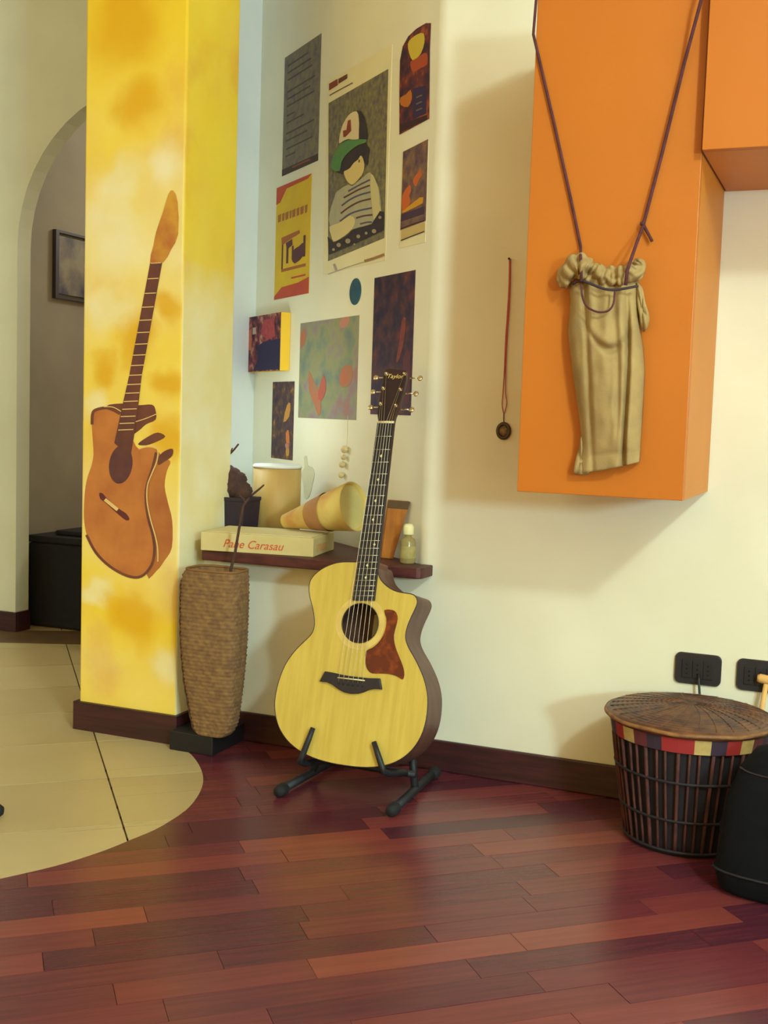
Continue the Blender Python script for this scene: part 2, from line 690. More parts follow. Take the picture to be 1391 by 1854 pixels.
# baseboards
BH = 0.083
struct(box('baseboard_back', (-1.748, -0.013, 0.0), (4.2, 0.0, BH), BASEB, bevel=0.003))
pb = struct(prism('baseboard_pillar', [(PX0 - 0.012, PY0 - 0.013, 0), (PX1 + 0.012, PY0 - 0.013, 0), (PX1 + 0.012, -0.014, 0), (PX1, -0.014, 0), (PX1, PY0, 0), (PX0, PY0, 0), (PX0, PY1, 0), (PX0 - 0.012, PY1, 0)], (0, 0, BH), BASEB))
struct(box('baseboard_arch', (-5.0, AY0 - 0.013, 0.0), (AX + 0.012, AY0, BH), BASEB, bevel=0.003))
struct(box('baseboard_reveal', (AX, AY0, 0.0), (AX + 0.012, AY1, BH), BASEB, bevel=0.003))

# ------------------------------------------------------------------ shelf across the niche
SHW = mat('shelf_wood', (92, 40, 38), (62, 26, 30), rough=0.5, scale=9, stretch=(2, 10, 10))
SZ0, SZ1, SY = 0.5255, 0.555, -0.088
s0, s1 = -1.714, -1.048
lp = [(s0, SY)] + [(s1 - 0.02 + 0.02 * math.sin(t), SY + 0.02 - 0.02 * math.cos(t)) for t in [k * math.pi / 12 for k in range(7)]]
lp += [(s1, -0.002), (NX - 0.004, -0.002), (NX - 0.03, 0.02)]
pback = Vector((NX, 0, 0)) + td * 0.80 + tn * 0.012
lp += [(pback.x, pback.y), (s0, 0.35)]
sh = prism('niche_shelf', [(x, y, SZ0) for x, y in lp], (0, 0, SZ1 - SZ0), SHW, bevel=0.003)
tag(sh, 'dark red-brown wooden shelf board at the bottom of the wall niche', 'shelf')

# ------------------------------------------------------------------ guitar
GL = math.radians(14.0)
GO = Vector((0, -0.372, 0.1))
gv = Vector((0, math.sin(GL), math.cos(GL)))
gn = Vector((0, -math.cos(GL), math.sin(GL)))
gu = Vector((1, 0, 0))


def gpx(px, py, d=0.0):
    p = onp(px, py, GO + gn * d, gn)
    q = p - GO
    return (q.x, q.dot(gv))


def G(x, s, d=0.0):
    return GO + gu * x + gv * s + gn * d


def gc(x, y, d=0.0):      # coordinates read in an enlargement of the photo
    return gpx(470 + x / 3.861, 1000 + y / 3.861, d)


out_px = [(640, 68), (590, 68), (535, 75), (480, 94), (430, 120), (388, 154), (360, 190), (348, 228), (347, 272), (355, 322), (368, 372), (379, 422), (385, 470), (384, 515),
          (373, 556), (346, 592), (308, 628), (264, 672), (220, 724), (181, 786), (150, 856), (127, 930), (112, 1003), (107, 1070), (112, 1132),
          (126, 1192), (150, 1250), (188, 1306), (238, 1356), (302, 1400), (372, 1434), (452, 1460), (540, 1480), (632, 1494), (716, 1502), (800, 1501),
          (880, 1489), (950, 1465), (1012, 1429), (1066, 1380), (1110, 1320), (1143, 1250), (1164, 1172), (1174, 1090), (1175, 1012), (1164, 940),
          (1144, 870), (1115, 802), (1085, 742), (1056, 692), (1032, 644), (1021, 602), (1023, 560), (1036, 510), (1060, 452), (1084, 402), (1100, 362), (1102, 334),
          (1088, 306), (1058, 291), (1010, 284), (960, 274), (915, 254), (876, 224), (846, 190), (832, 155), (826, 120), (815, 92), (780, 74), (720, 68)]
outl = [gc(*p) for p in out_px]
outl = [(v.x, v.y) for v in catmull([Vector((a, b, 0)) for a, b in outl], 2, True)]
gbase = G(sum(p[0] for p in outl) / len(outl), min(p[1] for p in outl), -0.05)
gt = thing('acoustic_guitar', 'pale spruce-topped acoustic guitar with a cutaway, standing on a black floor stand', 'guitar', gbase)
SPRUCE = mat('spruce_top', (204, 178, 84), (192, 164, 72), rough=0.35, scale=5, stretch=(14, 1, 1.2), coat=0.3)
SAPELE = mat('sapele_side', (104, 70, 58), (82, 52, 46), rough=0.4, scale=6, stretch=(6, 6, 1))
EBONY = mat('ebony', (36, 30, 40), (26, 22, 32), rough=0.5, scale=20)
NECKW = mat('neck_mahogany', (112, 66, 44), (92, 52, 38), rough=0.4, scale=8, stretch=(6, 6, 1))
BONE = mat('bone', (236, 222, 170), rough=0.4)
CHROME = mat('chrome', (220, 205, 170), rough=0.18, metal=1.0)
STEEL = mat('string_steel', (196, 186, 160), rough=0.3, metal=0.9)
GOLD = mat('gold_print', (226, 196, 104), rough=0.4)
TORT = mat('tortoise', (86, 18, 20), (150, 58, 26), rough=0.25, scale=38, lo=0.48, hi=0.8)
ROS = mat('rosette_wood', (218, 190, 110), (204, 172, 96), rough=0.4, scale=30)
BIND = mat('binding_dark', (54, 36, 40), rough=0.4)
shx, shs = gc(704, 495)
SR = 0.049


def plate(name, loop, holes, d0, d1, m, parent):
    """flat plate in the guitar plane with holes, from depth d0 (front) to d1"""
    bm = bmesh.new()
    loops = [loop] + holes
    eds = []
    for lp_ in loops:
        vs = [bm.verts.new(G(x, s, d0)) for x, s in lp_]
        for i in range(len(vs)):
            eds.append(bm.edges.new((vs[i - 1], vs[i])))
    bmesh.ops.triangle_fill(bm, use_beauty=True, use_dissolve=False, edges=eds)
    bm.verts.index_update()
    nv = len(bm.verts)
    v = [x.co.copy() for x in bm.verts]
    f = [tuple(x.index for x in q.verts) for q in bm.faces]
    bm.free()
    v2 = v + [p + gn * (d1 - d0) for p in v]
    f2 = f + [tuple(i + nv for i in reversed(q)) for q in f]
    k = 0
    for lp_ in loops:
        m_ = len(lp_)
        for i in range(m_):
            a, b = k + i, k + (i + 1) % m_
            f2.append((a, b, b + nv, a + nv))
        k += m_
    return mk(name, v2, f2, m, parent)


def circ(x, s, r, n=32):
    return [(x + r * math.cos(2 * math.pi * k / n), s + r * math.sin(2 * math.pi * k / n)) for k in range(n)]


plate('soundboard', outl, [circ(shx, shs, SR)], 0.0, -0.003, SPRUCE, gt)
BD = 0.104
# ribs: an open band round the outline, and the back
n = len(outl)
v = [G(x, s, -0.003) for x, s in outl] + [G(x, s, -BD) for x, s in outl]
f = [(i, (i + 1) % n, (i + 1) % n + n, i + n) for i in range(n)]
mk('ribs', v, f, SAPELE, gt, smooth=True)
prism('back', [G(x, s, -BD) for x, s in outl], gn * -0.004, SAPELE, gt)
tube('binding', [G(x, s, -0.001) for x, s in outl], 0.0016, BIND, gt, sides=6, closed=True)
plate('rosette', circ(shx, shs, 0.066, 40), [circ(shx, shs, 0.0525, 40)], 0.0006, 0.0, ROS, gt)
tube('soundhole_edge', [G(x, s, 0.0002) for x, s in circ(shx, shs, SR)], 0.0013, BIND, gt, sides=6, closed=True)
prism('paper_label', [G(shx + a, shs + b, -BD + 0.006) for a, b in ((-0.005, -0.035), (0.05, -0.035), (0.05, 0.03), (-0.005, 0.03))], gn * -0.001, mat('label_paper', (200, 190, 160), rough=0.8), gt)
pg = [gc(*p) for p in ((874, 405), (930, 403), (958, 424), (967, 465), (955, 520), (941, 580), (946, 640), (965, 700), (990, 760), (1009, 815), (1013, 860), (1003, 889), (984, 880), (950, 862), (900, 851), (840, 848), (792, 847), (765, 830), (748, 800), (742, 750), (745, 692), (790, 668), (832, 632), (866, 582), (886, 520), (889, 460))]
pg = [(p.x, p.y) for p in catmull([Vector((a, b, 0)) for a, b in pg], 2, True)]
prism('pickguard', [G(x, s, 0.0018) for x, s in pg], gn * -0.0018, TORT, gt)
br = [gc(*p) for p in ((466, 832), (520, 842), (580, 856), (640, 866), (700, 873), (770, 880), (848, 882), (862, 960), (812, 955), (770, 962), (735, 978), (695, 989), (645, 990), (600, 980), (560, 958), (515, 925), (480, 910), (428, 904))]
bd = prism('bridge', [G(x, s, 0.009) for x, s in br], gn * -0.009, EBONY, gt, bevel=0.0015)
sa, sb = gc(548, 876, 0.009), gc(738, 897, 0.009)
tube('saddle', [G(*sa, 0.0105), G(*sb, 0.0105)], 0.0016, BONE, bd, sides=6)
for k in range(6):
    t = 0.06 + 0.88 * k / 5
    x, s = sa[0] + (sb[0] - sa[0]) * t, sa[1] + (sb[1] - sa[1]) * t - 0.014
    lathe('bridge_pin', [(0.0, 0.003), (0.0022, 0.002), (0.0022, -0.002)], G(x, s, 0.009), EBONY, bd, sides=8, axis=gn)

# neck, fingerboard
FD = 0.011
nl, nr = gpx(683.5, 765, FD), gpx(712.5, 765, FD)
bl, brr = gpx(638.5, 1087, FD), gpx(676.5, 1087, FD)


def fb(t, a):      # t along from nut to end, a across -1..1
    lx = nl[0] + (bl[0] - nl[0]) * t
    rx = nr[0] + (brr[0] - nr[0]) * t
    ls = nl[1] + (bl[1] - nl[1]) * t
    rs = nr[1] + (brr[1] - nr[1]) * t
    k = (a + 1) / 2
    return (lx + (rx - lx) * k, ls + (rs - ls) * k)


fbo = prism('fingerboard', [G(*fb(0, -1), FD), G(*fb(0, 1), FD), G(*fb(1, 1), FD), G(*fb(1, -1), FD)], gn * -(FD - 0.0005), EBONY, gt)
L_nut = nl[1]
tot = L_nut - (sa[1] + sb[1]) / 2
run = nl[1] - bl[1]
for k in range(1, 21):
    t = tot * (1 - 2 ** (-k / 12)) / run
    if t > 0.985:
        break
    tube('fret', [G(*fb(t, -0.97), FD + 0.0003), G(*fb(t, 0.97), FD + 0.0003)], 0.0009, STEEL, fbo, sides=5)
for k in (3, 5, 7, 9, 12, 15, 17):
    t = tot * (1 - 2 ** (-(k - 0.5) / 12)) / run
    if t > 0.985:
        continue
    for a in ((0,) if k != 12 else (0.45,)):
        x, s = fb(t, a)
        r_ = 0.0034
        prism('inlay', [G(x - r_, s, FD + 0.0004), G(x, s + r_ * 1.2, FD + 0.0004), G(x + r_, s, FD + 0.0004), G(x, s - r_ * 1.2, FD + 0.0004)], gn * -0.0003, BONE, fbo)
body_top = max(p[1] for p in outl)
tn_ = (nl[1] - body_top + 0.01) / run
rings = []
for t in (0.0, 0.25, 0.5, 0.75, tn_):
    ring = []
    for k in range(13):
        a = math.pi * k / 12
        x, s = fb(min(t, 1), -math.cos(a))
        ring.append(G(x, s, 0.0005 - 0.021 * math.sin(a)))
    rings.append(ring)
loft('neck', rings, NECKW, gt)
hx, hs = fb(tn_, 0)
prism('neck_heel', [G(hx - 0.024, hs + 0.012, 0), G(hx + 0.024, hs + 0.012, 0), G(hx + 0.022, hs - 0.012, 0), G(hx - 0.022, hs - 0.012, 0)], gn * -0.075, NECKW, gt, bevel=0.006)
tube('nut', [G(nl[0] - 0.001, nl[1] + 0.001, FD - 0.001), G(nr[0] + 0.001, nr[1] + 0.001, FD - 0.001)], 0.0032, BONE, gt, sides=8)
# headstock tilts back from the nut
HT = math.radians(13)
hv = (gv * math.cos(HT) - gn * math.sin(HT)).normalized()
hn = (gn * math.cos(HT) + gv * math.sin(HT)).normalized()
ncx = (nl[0] + nr[0]) / 2
NO = G(ncx, nl[1] + 0.002, FD - 0.004)


def hpx(px, py):
    p = onp(px, py, NO, hn) - NO
    return (p.x, p.dot(hv))


def H(x, s, d=0.0):
    return NO + gu * x + hv * s + hn * d


hp = [hpx(*p) for p in ((684.5, 764), (683, 748), (684, 738), (687, 722), (690, 704), (693, 686), (695, 672), (702, 667), (716, 668), (728, 669), (736, 671), (735.5, 686), (731, 704), (726.5, 722), (722, 738), (716, 752), (713, 764))]
hd = prism('headstock', [H(x, s) for x, s in hp], hn * -0.014, mat('headstock_veneer', (60, 34, 34), (44, 26, 28), rough=0.3, scale=14), gt, bevel=0.002)
for px, py, sd in ((700.5, 678, -1), (695, 704, -1), (690.5, 732, -1), (733, 678, 1), (725.5, 706, 1), (717.5, 735, 1)):
    x, s = hpx(px, py)
    lathe('tuner_post', [(0.0, 0.009), (0.003, 0.0085), (0.003, 0.003), (0.0055, 0.0025), (0.0055, 0.0)], H(x, s), CHROME, hd, sides=14, axis=hn)
    ex = x + sd * 0.030
    tube('tuner_shaft', [H(x + sd * 0.008, s, -0.018), H(ex, s, -0.018)], 0.002, CHROME, hd, sides=8)
    rings = []
    for k, rr in ((0, 0.3), (0.15, 0.8), (0.5, 1.0), (0.85, 0.85), (1.0, 0.4)):
        rings.append([H(ex + sd * 0.013 * k, s + 0.008 * rr * math.cos(q * math.pi / 5), -0.018 + 0.0035 * rr * math.sin(q * math.pi / 5)) for q in range(10)])
    loft('tuner_button', rings, CHROME, hd)
lx, ls = hpx(703, 684)
text('logo_print', 'Taylor', 0.017, H(lx - 0.004, ls - 0.001, 0.0004), gu, hv, GOLD, hd, shear=0.2, ext=0.0002)
# strings: saddle to nut, then on to the posts
post = [(690.5, 732), (695, 704), (700.5, 678), (733, 678), (725.5, 706), (717.5, 735)]
for k in range(6):
    t = 0.06 + 0.88 * k / 5
    x0, s0_ = sa[0] + (sb[0] - sa[0]) * t, sa[1] + (sb[1] - sa[1]) * t
    a = -0.80 + 1.6 * k / 5
    xn, sn_ = fb(0, a)
    x2, s2 = hpx(*post[k])
    tube('string', [G(x0, s0_ - 0.013, 0.0095), G(x0, s0_, 0.0125), G(xn, sn_ + 0.001, FD + 0.0028), H(x2, s2, 0.004)], [0.0006, 0.0006, 0.0006, 0.0006], STEEL, gt, sides=5)

# ------------------------------------------------------------------ guitar stand
BLK = mat('stand_black', (26, 28, 36), (20, 22, 28), rough=0.55, scale=30)
RUB = mat('rubber_black', (18, 18, 24), rough=0.8)
st = thing('guitar_stand', 'black folding floor stand under the acoustic guitar', 'guitar stand', (-1.14, -0.25, 0))
for nm, x in (('l', -1.285), ('r', -0.985)):
    tube('leg', [(x, -0.375, 0.016), (x + (0.012 if nm == 'l' else -0.01), -0.10, 0.016)], 0.011, BLK, st, sides=10)
    for y in (-0.392, -0.085):
        xx = x + (0.012 if nm == 'l' else -0.01) * (1 if y > -0.2 else 0)
        lathe('rubber_foot', [(0.0, -0.022), (0.013, -0.018), (0.0155, -0.004), (0.0155, 0.014), (0.010, 0.022), (0.0, 0.024)], (xx, y, 0.0155), RUB, st, sides=14, axis=(0, 1, 0))
    tube('upright', [(x + (0.006 if nm == 'l' else -0.005), -0.235, 0.016), (x * 0.5 - 1.135 * 0.5 + (0.02 if nm == 'r' else -0.02), -0.16, 0.17)], 0.010, BLK, st, sides=10)
tube('crossbar', [(-1.275, -0.235, 0.055), (-0.99, -0.235, 0.055)], 0.009, BLK, st, sides=10)
for pa, pb_ in (((567, 1318), (547, 1370)), ((677, 1343), (692, 1389))):
    top = G(*gpx(*pa, 0.013), 0.013)
    bot = G(*gpx(*pb_, 0.013), 0.013)
    low = bot + (bot - top) * 0.18
    arm = [top, top + (bot - top) * 0.5, bot, low, Vector((low.x, low.y + 0.03, low.z - 0.012)), Vector((low.x, -0.235, 0.055))]
    tube('support_arm', arm, [0.0062, 0.0072, 0.0078, 0.0082, 0.009, 0.009], BLK, st, sides=10)

# ------------------------------------------------------------------ mural guitar on the pillar
MY = PY0


def mpt(px, py, k):
    p = on(px, py, 1, MY)
    return Vector((min(max(p.x, PX0 + 0.004), PX1 - 0.004), MY - 0.0004 * k, p.z))


mu = thing('guitar_mural', 'painted brown guitar mural on the front of the yellow pillar', 'mural', (-1.93, PY0, 0.5))
P_BODY = mat('paint_guitar_body', (198, 124, 58), (178, 102, 48), rough=0.85, scale=10, stretch=(1, 1, 1))
P_SIDE = mat('paint_guitar_side', (164, 92, 46), (186, 116, 52), rough=0.85, scale=9)
P_DARK = mat('paint_dark_brown', (98, 54, 44), (120, 68, 44), rough=0.85, scale=14)
P_NECK = mat('paint_neck', (110, 62, 44), (92, 52, 46), rough=0.85, scale=14)
P_LINE = mat('paint_cream_line', (226, 190, 120), rough=0.85)
P_HEAD = mat('paint_headstock', (176, 96, 44), (206, 150, 50), rough=0.85, scale=12)
P_AMB = mat('paint_amber', (216, 152, 30), (224, 174, 40), rough=0.85, scale=9)


def c4(x, y):
    return (130 + x / 4.753, 680 + y / 4.753)


def c3(x, y):
    return (130 + x / 5.01, 330 + y / 5.01)


def paint(name, pts, k, m, sm=3, parent=None):
    pts = [Vector((a, b, 0)) for a, b in pts]
    if sm:
        pts = catmull(pts, sm, True)
    return prism(name, [mpt(p.x, p.y, k) for p in pts], (0, 0.0003 * k, 0), m, parent or mu)


def stroke(name, pts, wpx, k, m, parent=None, conv=None):
    """painted line: a ribbon of the given half width in photo pixels"""
    pts = catmull([Vector((a, b, 0)) for a, b in pts], 4)
    A, B = [], []
    for i, p in enumerate(pts):
        d = (pts[min(i + 1, len(pts) - 1)] - pts[max(i - 1, 0)]).normalized()
        nrm = Vector((-d.y, d.x, 0)) * wpx
        A.append(p + nrm)
        B.append(p - nrm)
    f_ = conv or (lambda q: mpt(q.x, q.y, k))
    n_ = len(A)
    v = [f_(q) for q in A] + [f_(q) for q in B]
    return mk(name, v, [(i, i + 1, i + 1 + n_, i + n_) for i in range(n_ - 1)], m, parent or mu)


paint('painted_side', [c4(*p) for p in ((700, 640), (780, 700), (850, 740), (820, 820), (800, 950), (830, 1100), (865, 1250), (862, 1480), (800, 1590), (730, 1680), (640, 1700), (640, 1000))], 1, P_SIDE)
paint('painted_back', [c4(*p) for p in ((300, 262), (430, 240), (570, 255), (690, 250), (722, 300), (722, 380), (640, 420), (570, 480), (500, 500), (420, 330))], 1, P_DARK)
paint('painted_fold', [c4(*p) for p in ((570, 590), (650, 530), (740, 490), (805, 525), (730, 570), (640, 600))], 2, P_DARK)
paint('painted_fold', [c4(*p) for p in ((750, 700), (800, 650), (868, 630), (866, 690), (800, 740), (745, 770))], 3, P_DARK)
paint('painted_body', [c4(*p) for p in ((180, 335), (198, 300), (235, 280), (290, 273), (350, 290), (415, 320), (480, 420), (530, 560), (575, 630), (640, 618), (705, 624), (732, 655), (726, 705), (700, 780), (670, 850), (650, 930), (640, 1030), (645, 1130), (667, 1230), (692, 1330), (712, 1420), (717, 1500), (700, 1600), (668, 1670), (620, 1718), (555, 1738), (480, 1724), (400, 1690), (320, 1632), (250, 1562), (190, 1490), (150, 1420), (124, 1340), (110, 1250), (108, 1150), (112, 1050), (122, 950), (143, 860), (174, 770), (190, 680), (187, 600), (180, 500), (175, 400))], 4, P_BODY, 2)
stroke('painted_edge', [c4(*p) for p in ((178, 420), (182, 335), (205, 298), (290, 278), (350, 292), (420, 330))], 2.6, 5, P_DARK)
stroke('painted_edge', [c4(*p) for p in ((730, 660), (700, 790), (655, 930), (640, 1060), (660, 1220), (700, 1370), (715, 1500), (690, 1630), (600, 1728), (480, 1722), (330, 1640), (210, 1520), (130, 1370))], 2.4, 5, P_DARK)
stroke('painted_binding', [c4(*p) for p in ((580, 632), (650, 612), (720, 618), (745, 655), (735, 740), (690, 850), (655, 950), (652, 1080), (680, 1230), (720, 1370), (742, 1480), (745, 1600))], 1.1, 6, P_LINE)
stroke('painted_binding', [c4(*p) for p in ((280, 268), (360, 272), (430, 310))], 0.8, 6, P_LINE)
stroke('painted_binding', [c4(*p) for p in ((545, 400), (640, 370), (735, 330))], 0.8, 6, P_LINE)
paint('painted_soundhole', [c4(425 + 100 * math.cos(t) - 14 * math.sin(t), 765 + 165 * math.sin(t)) for t in [k * math.pi / 10 for k in range(20)]], 6, mat('paint_hole', (84, 44, 50), (100, 58, 50), rough=0.85, scale=18))
paint('painted_neck', [(273, 476), (294, 476), (257, 680), (251, 733), (243, 790), (238, 822), (222, 815), (208, 802), (223, 733), (235, 680)], 7, P_NECK, 0)
paint('painted_headstock', [(273, 475), (279, 445), (284, 420), (296, 385), (306, 352), (314, 345), (322, 365), (323, 424), (310, 452), (296, 475)], 7, P_HEAD, 2)
for k in range(17):
    t = 1 - 2 ** (-(k) / 12.0)
    y = 476 + t * 500
    if y > 800:
        break
    u = (y - 476) / (733 - 476)
    xl, xr = 273 - 50 * u, 294 - 43 * u
    stroke('painted_fret', [(xl + 1, y + 1), ((xl + xr) / 2, y + 0.5), (xr - 1, y)], 0.8, 8, P_LINE)
paint('painted_bridge', [c4(*p) for p in ((240, 1010), (270, 1015), (300, 1050), (400, 1140), (470, 1185), (500, 1235), (470, 1245), (400, 1190), (290, 1090), (250, 1060))], 6, mat('paint_bridge', (96, 40, 40), rough=0.85), 2)
stroke('painted_saddle', [c4(290, 1065), c4(345, 1110), c4(400, 1155)], 3.0, 7, P_LINE)

# ------------------------------------------------------------------ pictures on the slanted niche wall
NO_ = Vector((NX, 0, 0))


def npx(px, py):
    p = onp(px, py, NO_, tn)
    return ((p - NO_).dot(td), p.z)


def NP(t, z, d=0.0):
    return NO_ + td * t + Vector((0, 0, z)) + tn * d


def ppoly(name, pts, k, m, parent, sm=0):
    pts = [Vector((a, b, 0)) for a, b in pts]
    if sm:
        pts = catmull(pts, sm, True)
    return prism(name, [NP(*npx(p.x, p.y), 0.0012 + 0.0005 * k) for p in pts], -tn * 0.0004, m, parent)


def pstroke(name, pts, wpx, k, m, parent):
    return stroke(name, pts, wpx, k, m, parent, conv=lambda q: NP(*npx(q.x, q.y), 0.0012 + 0.0005 * k))


def sheet(name, label, cat, q, m, group='papers and pictures on the slanted niche wall', d=0.0011):
    """rectangular sheet whose corners come from a traced quad TL TR BR BL"""
    c = [npx(*p) for p in q]
    t0, t1 = (c[0][0] + c[3][0]) / 2, (c[1][0] + c[2][0]) / 2
    z1, z0 = (c[0][1] + c[1][1]) / 2, (c[2][1] + c[3][1]) / 2
    e = thing(name, label, cat, NP((t0 + t1) / 2, z0, 0), group)
    prism('paper', [NP(t0, z0, d), NP(t1, z0, d), NP(t1, z1, d), NP(t0, z1, d)], -tn * (d - 0.0001), m, e)
    e['r'] = (t0, t1, z0, z1)
    return e


def rel(e, pts, k, name, m, sm=0):
    """shape in sheet coordinates (0..1 right, 0..1 down)"""
    t0, t1, z0, z1 = e['r']
    pts = [Vector((a, b, 0)) for a, b in pts]
    if sm:
        pts = catmull(pts, sm, True)
    return prism(name, [NP(t0 + (t1 - t0) * p.x, z1 + (z0 - z1) * p.y, 0.0012 + 0.0005 * k) for p in pts], -tn * 0.0004, m, e)


def rect(a0_, b0_, a1_, b1_):
    return [(a0_, b0_), (a1_, b0_), (a1_, b1_), (a0_, b1_)]


def ink(name, c, c2=None, **k):
    return mat('ink_' + name, c, c2, rough=0.7, spec=0.3, **dict(dict(scale=40), **k))


def multi(name, stops, scale, detail=5.0, stretch=(1, 1, 1)):
    """print with several colours mottled together"""
    m = ink(name, stops[0][1], stops[-1][1], scale=scale, detail=detail, stretch=stretch)
    cr = [q for q in m.node_tree.nodes if q.type == 'VALTORGB'][0].color_ramp
    while len(cr.elements) < len(stops):
        cr.elements.new(0.5)
    for el, (p, c) in zip(cr.elements, stops):
        el.position = p
        el.color = lin(c)
    return m


PAPER = ink('paper', (232, 222, 186), (226, 216, 178), scale=8)
# grey sheet with lines of text
e = sheet('text_poster', 'plain grey poster with faint lines of text, highest on the left of the niche wall', 'poster', [(515, 101), (582, 66), (577, 292), (513, 317)], multi('grey', [(0.3, (104, 92, 104)), (0.5, (122, 112, 98)), (0.7, (130, 124, 96))], 40))
gi = ink('greydark', (84, 76, 72))
rg = random.Random(5)
for k, b in enumerate((0.08, 0.14, 0.2, 0.30, 0.36, 0.42, 0.50, 0.56, 0.65, 0.71, 0.78, 0.84)):
    rel(e, rect(0.10, b, 0.3 + 0.6 * rg.random(), b + 0.012), 1, 'printed_line', gi)
rel(e, rect(0.0, 0.945, 1.0, 1.0), 1, 'printed_band', ink('greyband', (74, 56, 52)))
rel(e, rect(0.3, 0.955, 0.8, 0.972), 2, 'printed_line', ink('redbrown', (130, 76, 62)))
# large poster with a drawn child in a cap
e = sheet('illustrated_poster', 'large poster of a drawn child in a green-brimmed cap and striped shirt', 'poster', [(591, 149), (709, 82), (701, 463), (590, 503)], PAPER)
ppoly('printed_background', [(596, 187), (704, 125), (697, 431), (595, 473)], 1, multi('bg', [(0.3, (92, 84, 100)), (0.5, (116, 108, 88)), (0.7, (134, 130, 92))], 60), e)
T1 = lambda x, y: (580 + x / 9.757, 110 + y / 9.757)
T2 = lambda x, y: (580 + x / 8.43, 280 + y / 8.43)
DKI = ink('dark', (52, 42, 62), (62, 52, 52))
ppoly('printed_shirt', [T2(*p) for p in ((160, 1085), (150, 900), (225, 660), (270, 560), (440, 455), (500, 480), (680, 330), (770, 270), (835, 380), (905, 520), (930, 760), (930, 950), (850, 1050), (600, 1110), (300, 1200))], 2, ink('shirt', (178, 172, 142), (166, 164, 150)), e, 2)
for k, ln in enumerate((((440, 560), (600, 470), (700, 420), (770, 385)), ((370, 660), (480, 600), (600, 535), (770, 470)), ((340, 780), (470, 685), (620, 615), (785, 570)), ((325, 900), (450, 805), (610, 720), (785, 675)), ((310, 1020), (470, 905), (630, 850), (800, 815)), ((560, 970), (680, 935), (810, 920)), ((620, 1060), (720, 1035), (800, 1030)))):
    pstroke('printed_stripe', [T2(*p) for p in ln], 1.5, 3, ink('stripe%d' % (k % 2), (96, 60, 66) if k % 2 else (92, 84, 110)), e)
ppoly('printed_sleeve', [T2(*p) for p in ((790, 290), (860, 400), (905, 560), (915, 760), (950, 880), (900, 1050), (840, 1040), (815, 850), (785, 600))], 4, ink('sleeve', (200, 190, 142)), e, 2)
ppoly('printed_arm', [T2(*p) for p in ((155, 1100), (300, 1045), (470, 930), (545, 1000), (510, 1120), (400, 1230), (290, 1300), (215, 1330), (180, 1230))], 4, ink('arm', (214, 198, 148)), e, 2)
ppoly('printed_clutter', [T2(*p) for p in ((128, 1250), (200, 1340), (300, 1310), (420, 1240), (520, 1140), (640, 1110), (800, 1060), (930, 860), (985, 880), (985, 1150), (700, 1290), (150, 1530))], 5, DKI, e)
for x, y, r in ((300, 1380, 34), (440, 1320, 40), (600, 1250, 30), (840, 1170, 34), (720, 1200, 22), (220, 1450, 22), (930, 960, 24), (540, 1370, 18)):
    ppoly('printed_spot', [T2(x + r * math.cos(a), y + r * math.sin(a)) for a in [q * math.pi / 4 for q in range(8)]], 6, ink('spot', (160, 146, 120)), e)
ppoly('printed_hair', [(665, 259), (650, 262), (637, 273), (626, 285), (615, 303), (611, 312), (622, 316), (634, 307), (644, 298), (652, 288), (657, 278), (661, 292), (667, 300), (671, 272)], 5, DKI, e)
ppoly('printed_face', [T2(*p) for p in ((378, 265), (400, 350), (440, 420), (502, 462), (565, 420), (625, 350), (672, 280), (692, 150), (660, 40), (630, 20), (600, 75), (530, 130), (475, 205), (420, 240))], 6, ink('face', (214, 192, 132)), e, 2)
pstroke('printed_eye', [T2(620, 80), T2(612, 120)], 1.2, 7, ink('brown', (110, 64, 44)), e)
ppoly('printed_cap', [T1(*p) for p in ((355, 1460), (370, 1300), (425, 1120), (515, 975), (595, 912), (662, 898), (694, 950), (708, 1100), (710, 1385), (520, 1385), (420, 1425))], 6, ink('cap', (216, 200, 168)), e, 2)
ppoly('printed_cap_back', [T1(*p) for p in ((665, 880), (735, 895), (790, 975), (822, 1100), (852, 1250), (855, 1390), (705, 1390), (712, 1100), (700, 960))], 7, DKI, e)
ppoly('printed_mark', [T1(*p) for p in ((430, 1240), (490, 1225), (515, 1060), (562, 1045), (572, 1240), (520, 1300), (470, 1350), (435, 1350))], 8, ink('red', (134, 62, 48)), e)
ppoly('printed_brim', [T1(*p) for p in ((215, 1850), (270, 1660), (370, 1500), (500, 1408), (650, 1396), (830, 1392), (825, 1450), (700, 1492), (585, 1570), (470, 1680), (400, 1800), (370, 1950), (260, 1940))], 8, ink('green', (92, 138, 70), (82, 128, 92)), e, 2)
ppoly('printed_heading', [(597, 164), (597, 152), (612, 143), (613, 154)], 2, ink('red', (150, 70, 50)), e)
ppoly('printed_heading', [(614, 152), (614, 143), (630, 134), (630, 142)], 2, ink('brown', (140, 110, 90)), e)
pstroke('printed_line', [(598, 173), (612, 165), (640, 150)], 0.8, 2, ink('brown', (150, 120, 90)), e)
pstroke('printed_line', [(661, 473), (678, 468), (697, 461)], 2.4, 2, ink('brownline', (160, 120, 84)), e)
pstroke('printed_line', [(606, 478), (608, 484), (610, 490)], 2.0, 2, ink('greyline', (168, 156, 150)), e)
pstroke('printed_line', [(595, 497), (630, 484), (665, 473)], 0.6, 2, ink('greyline', (168, 156, 150)), e)
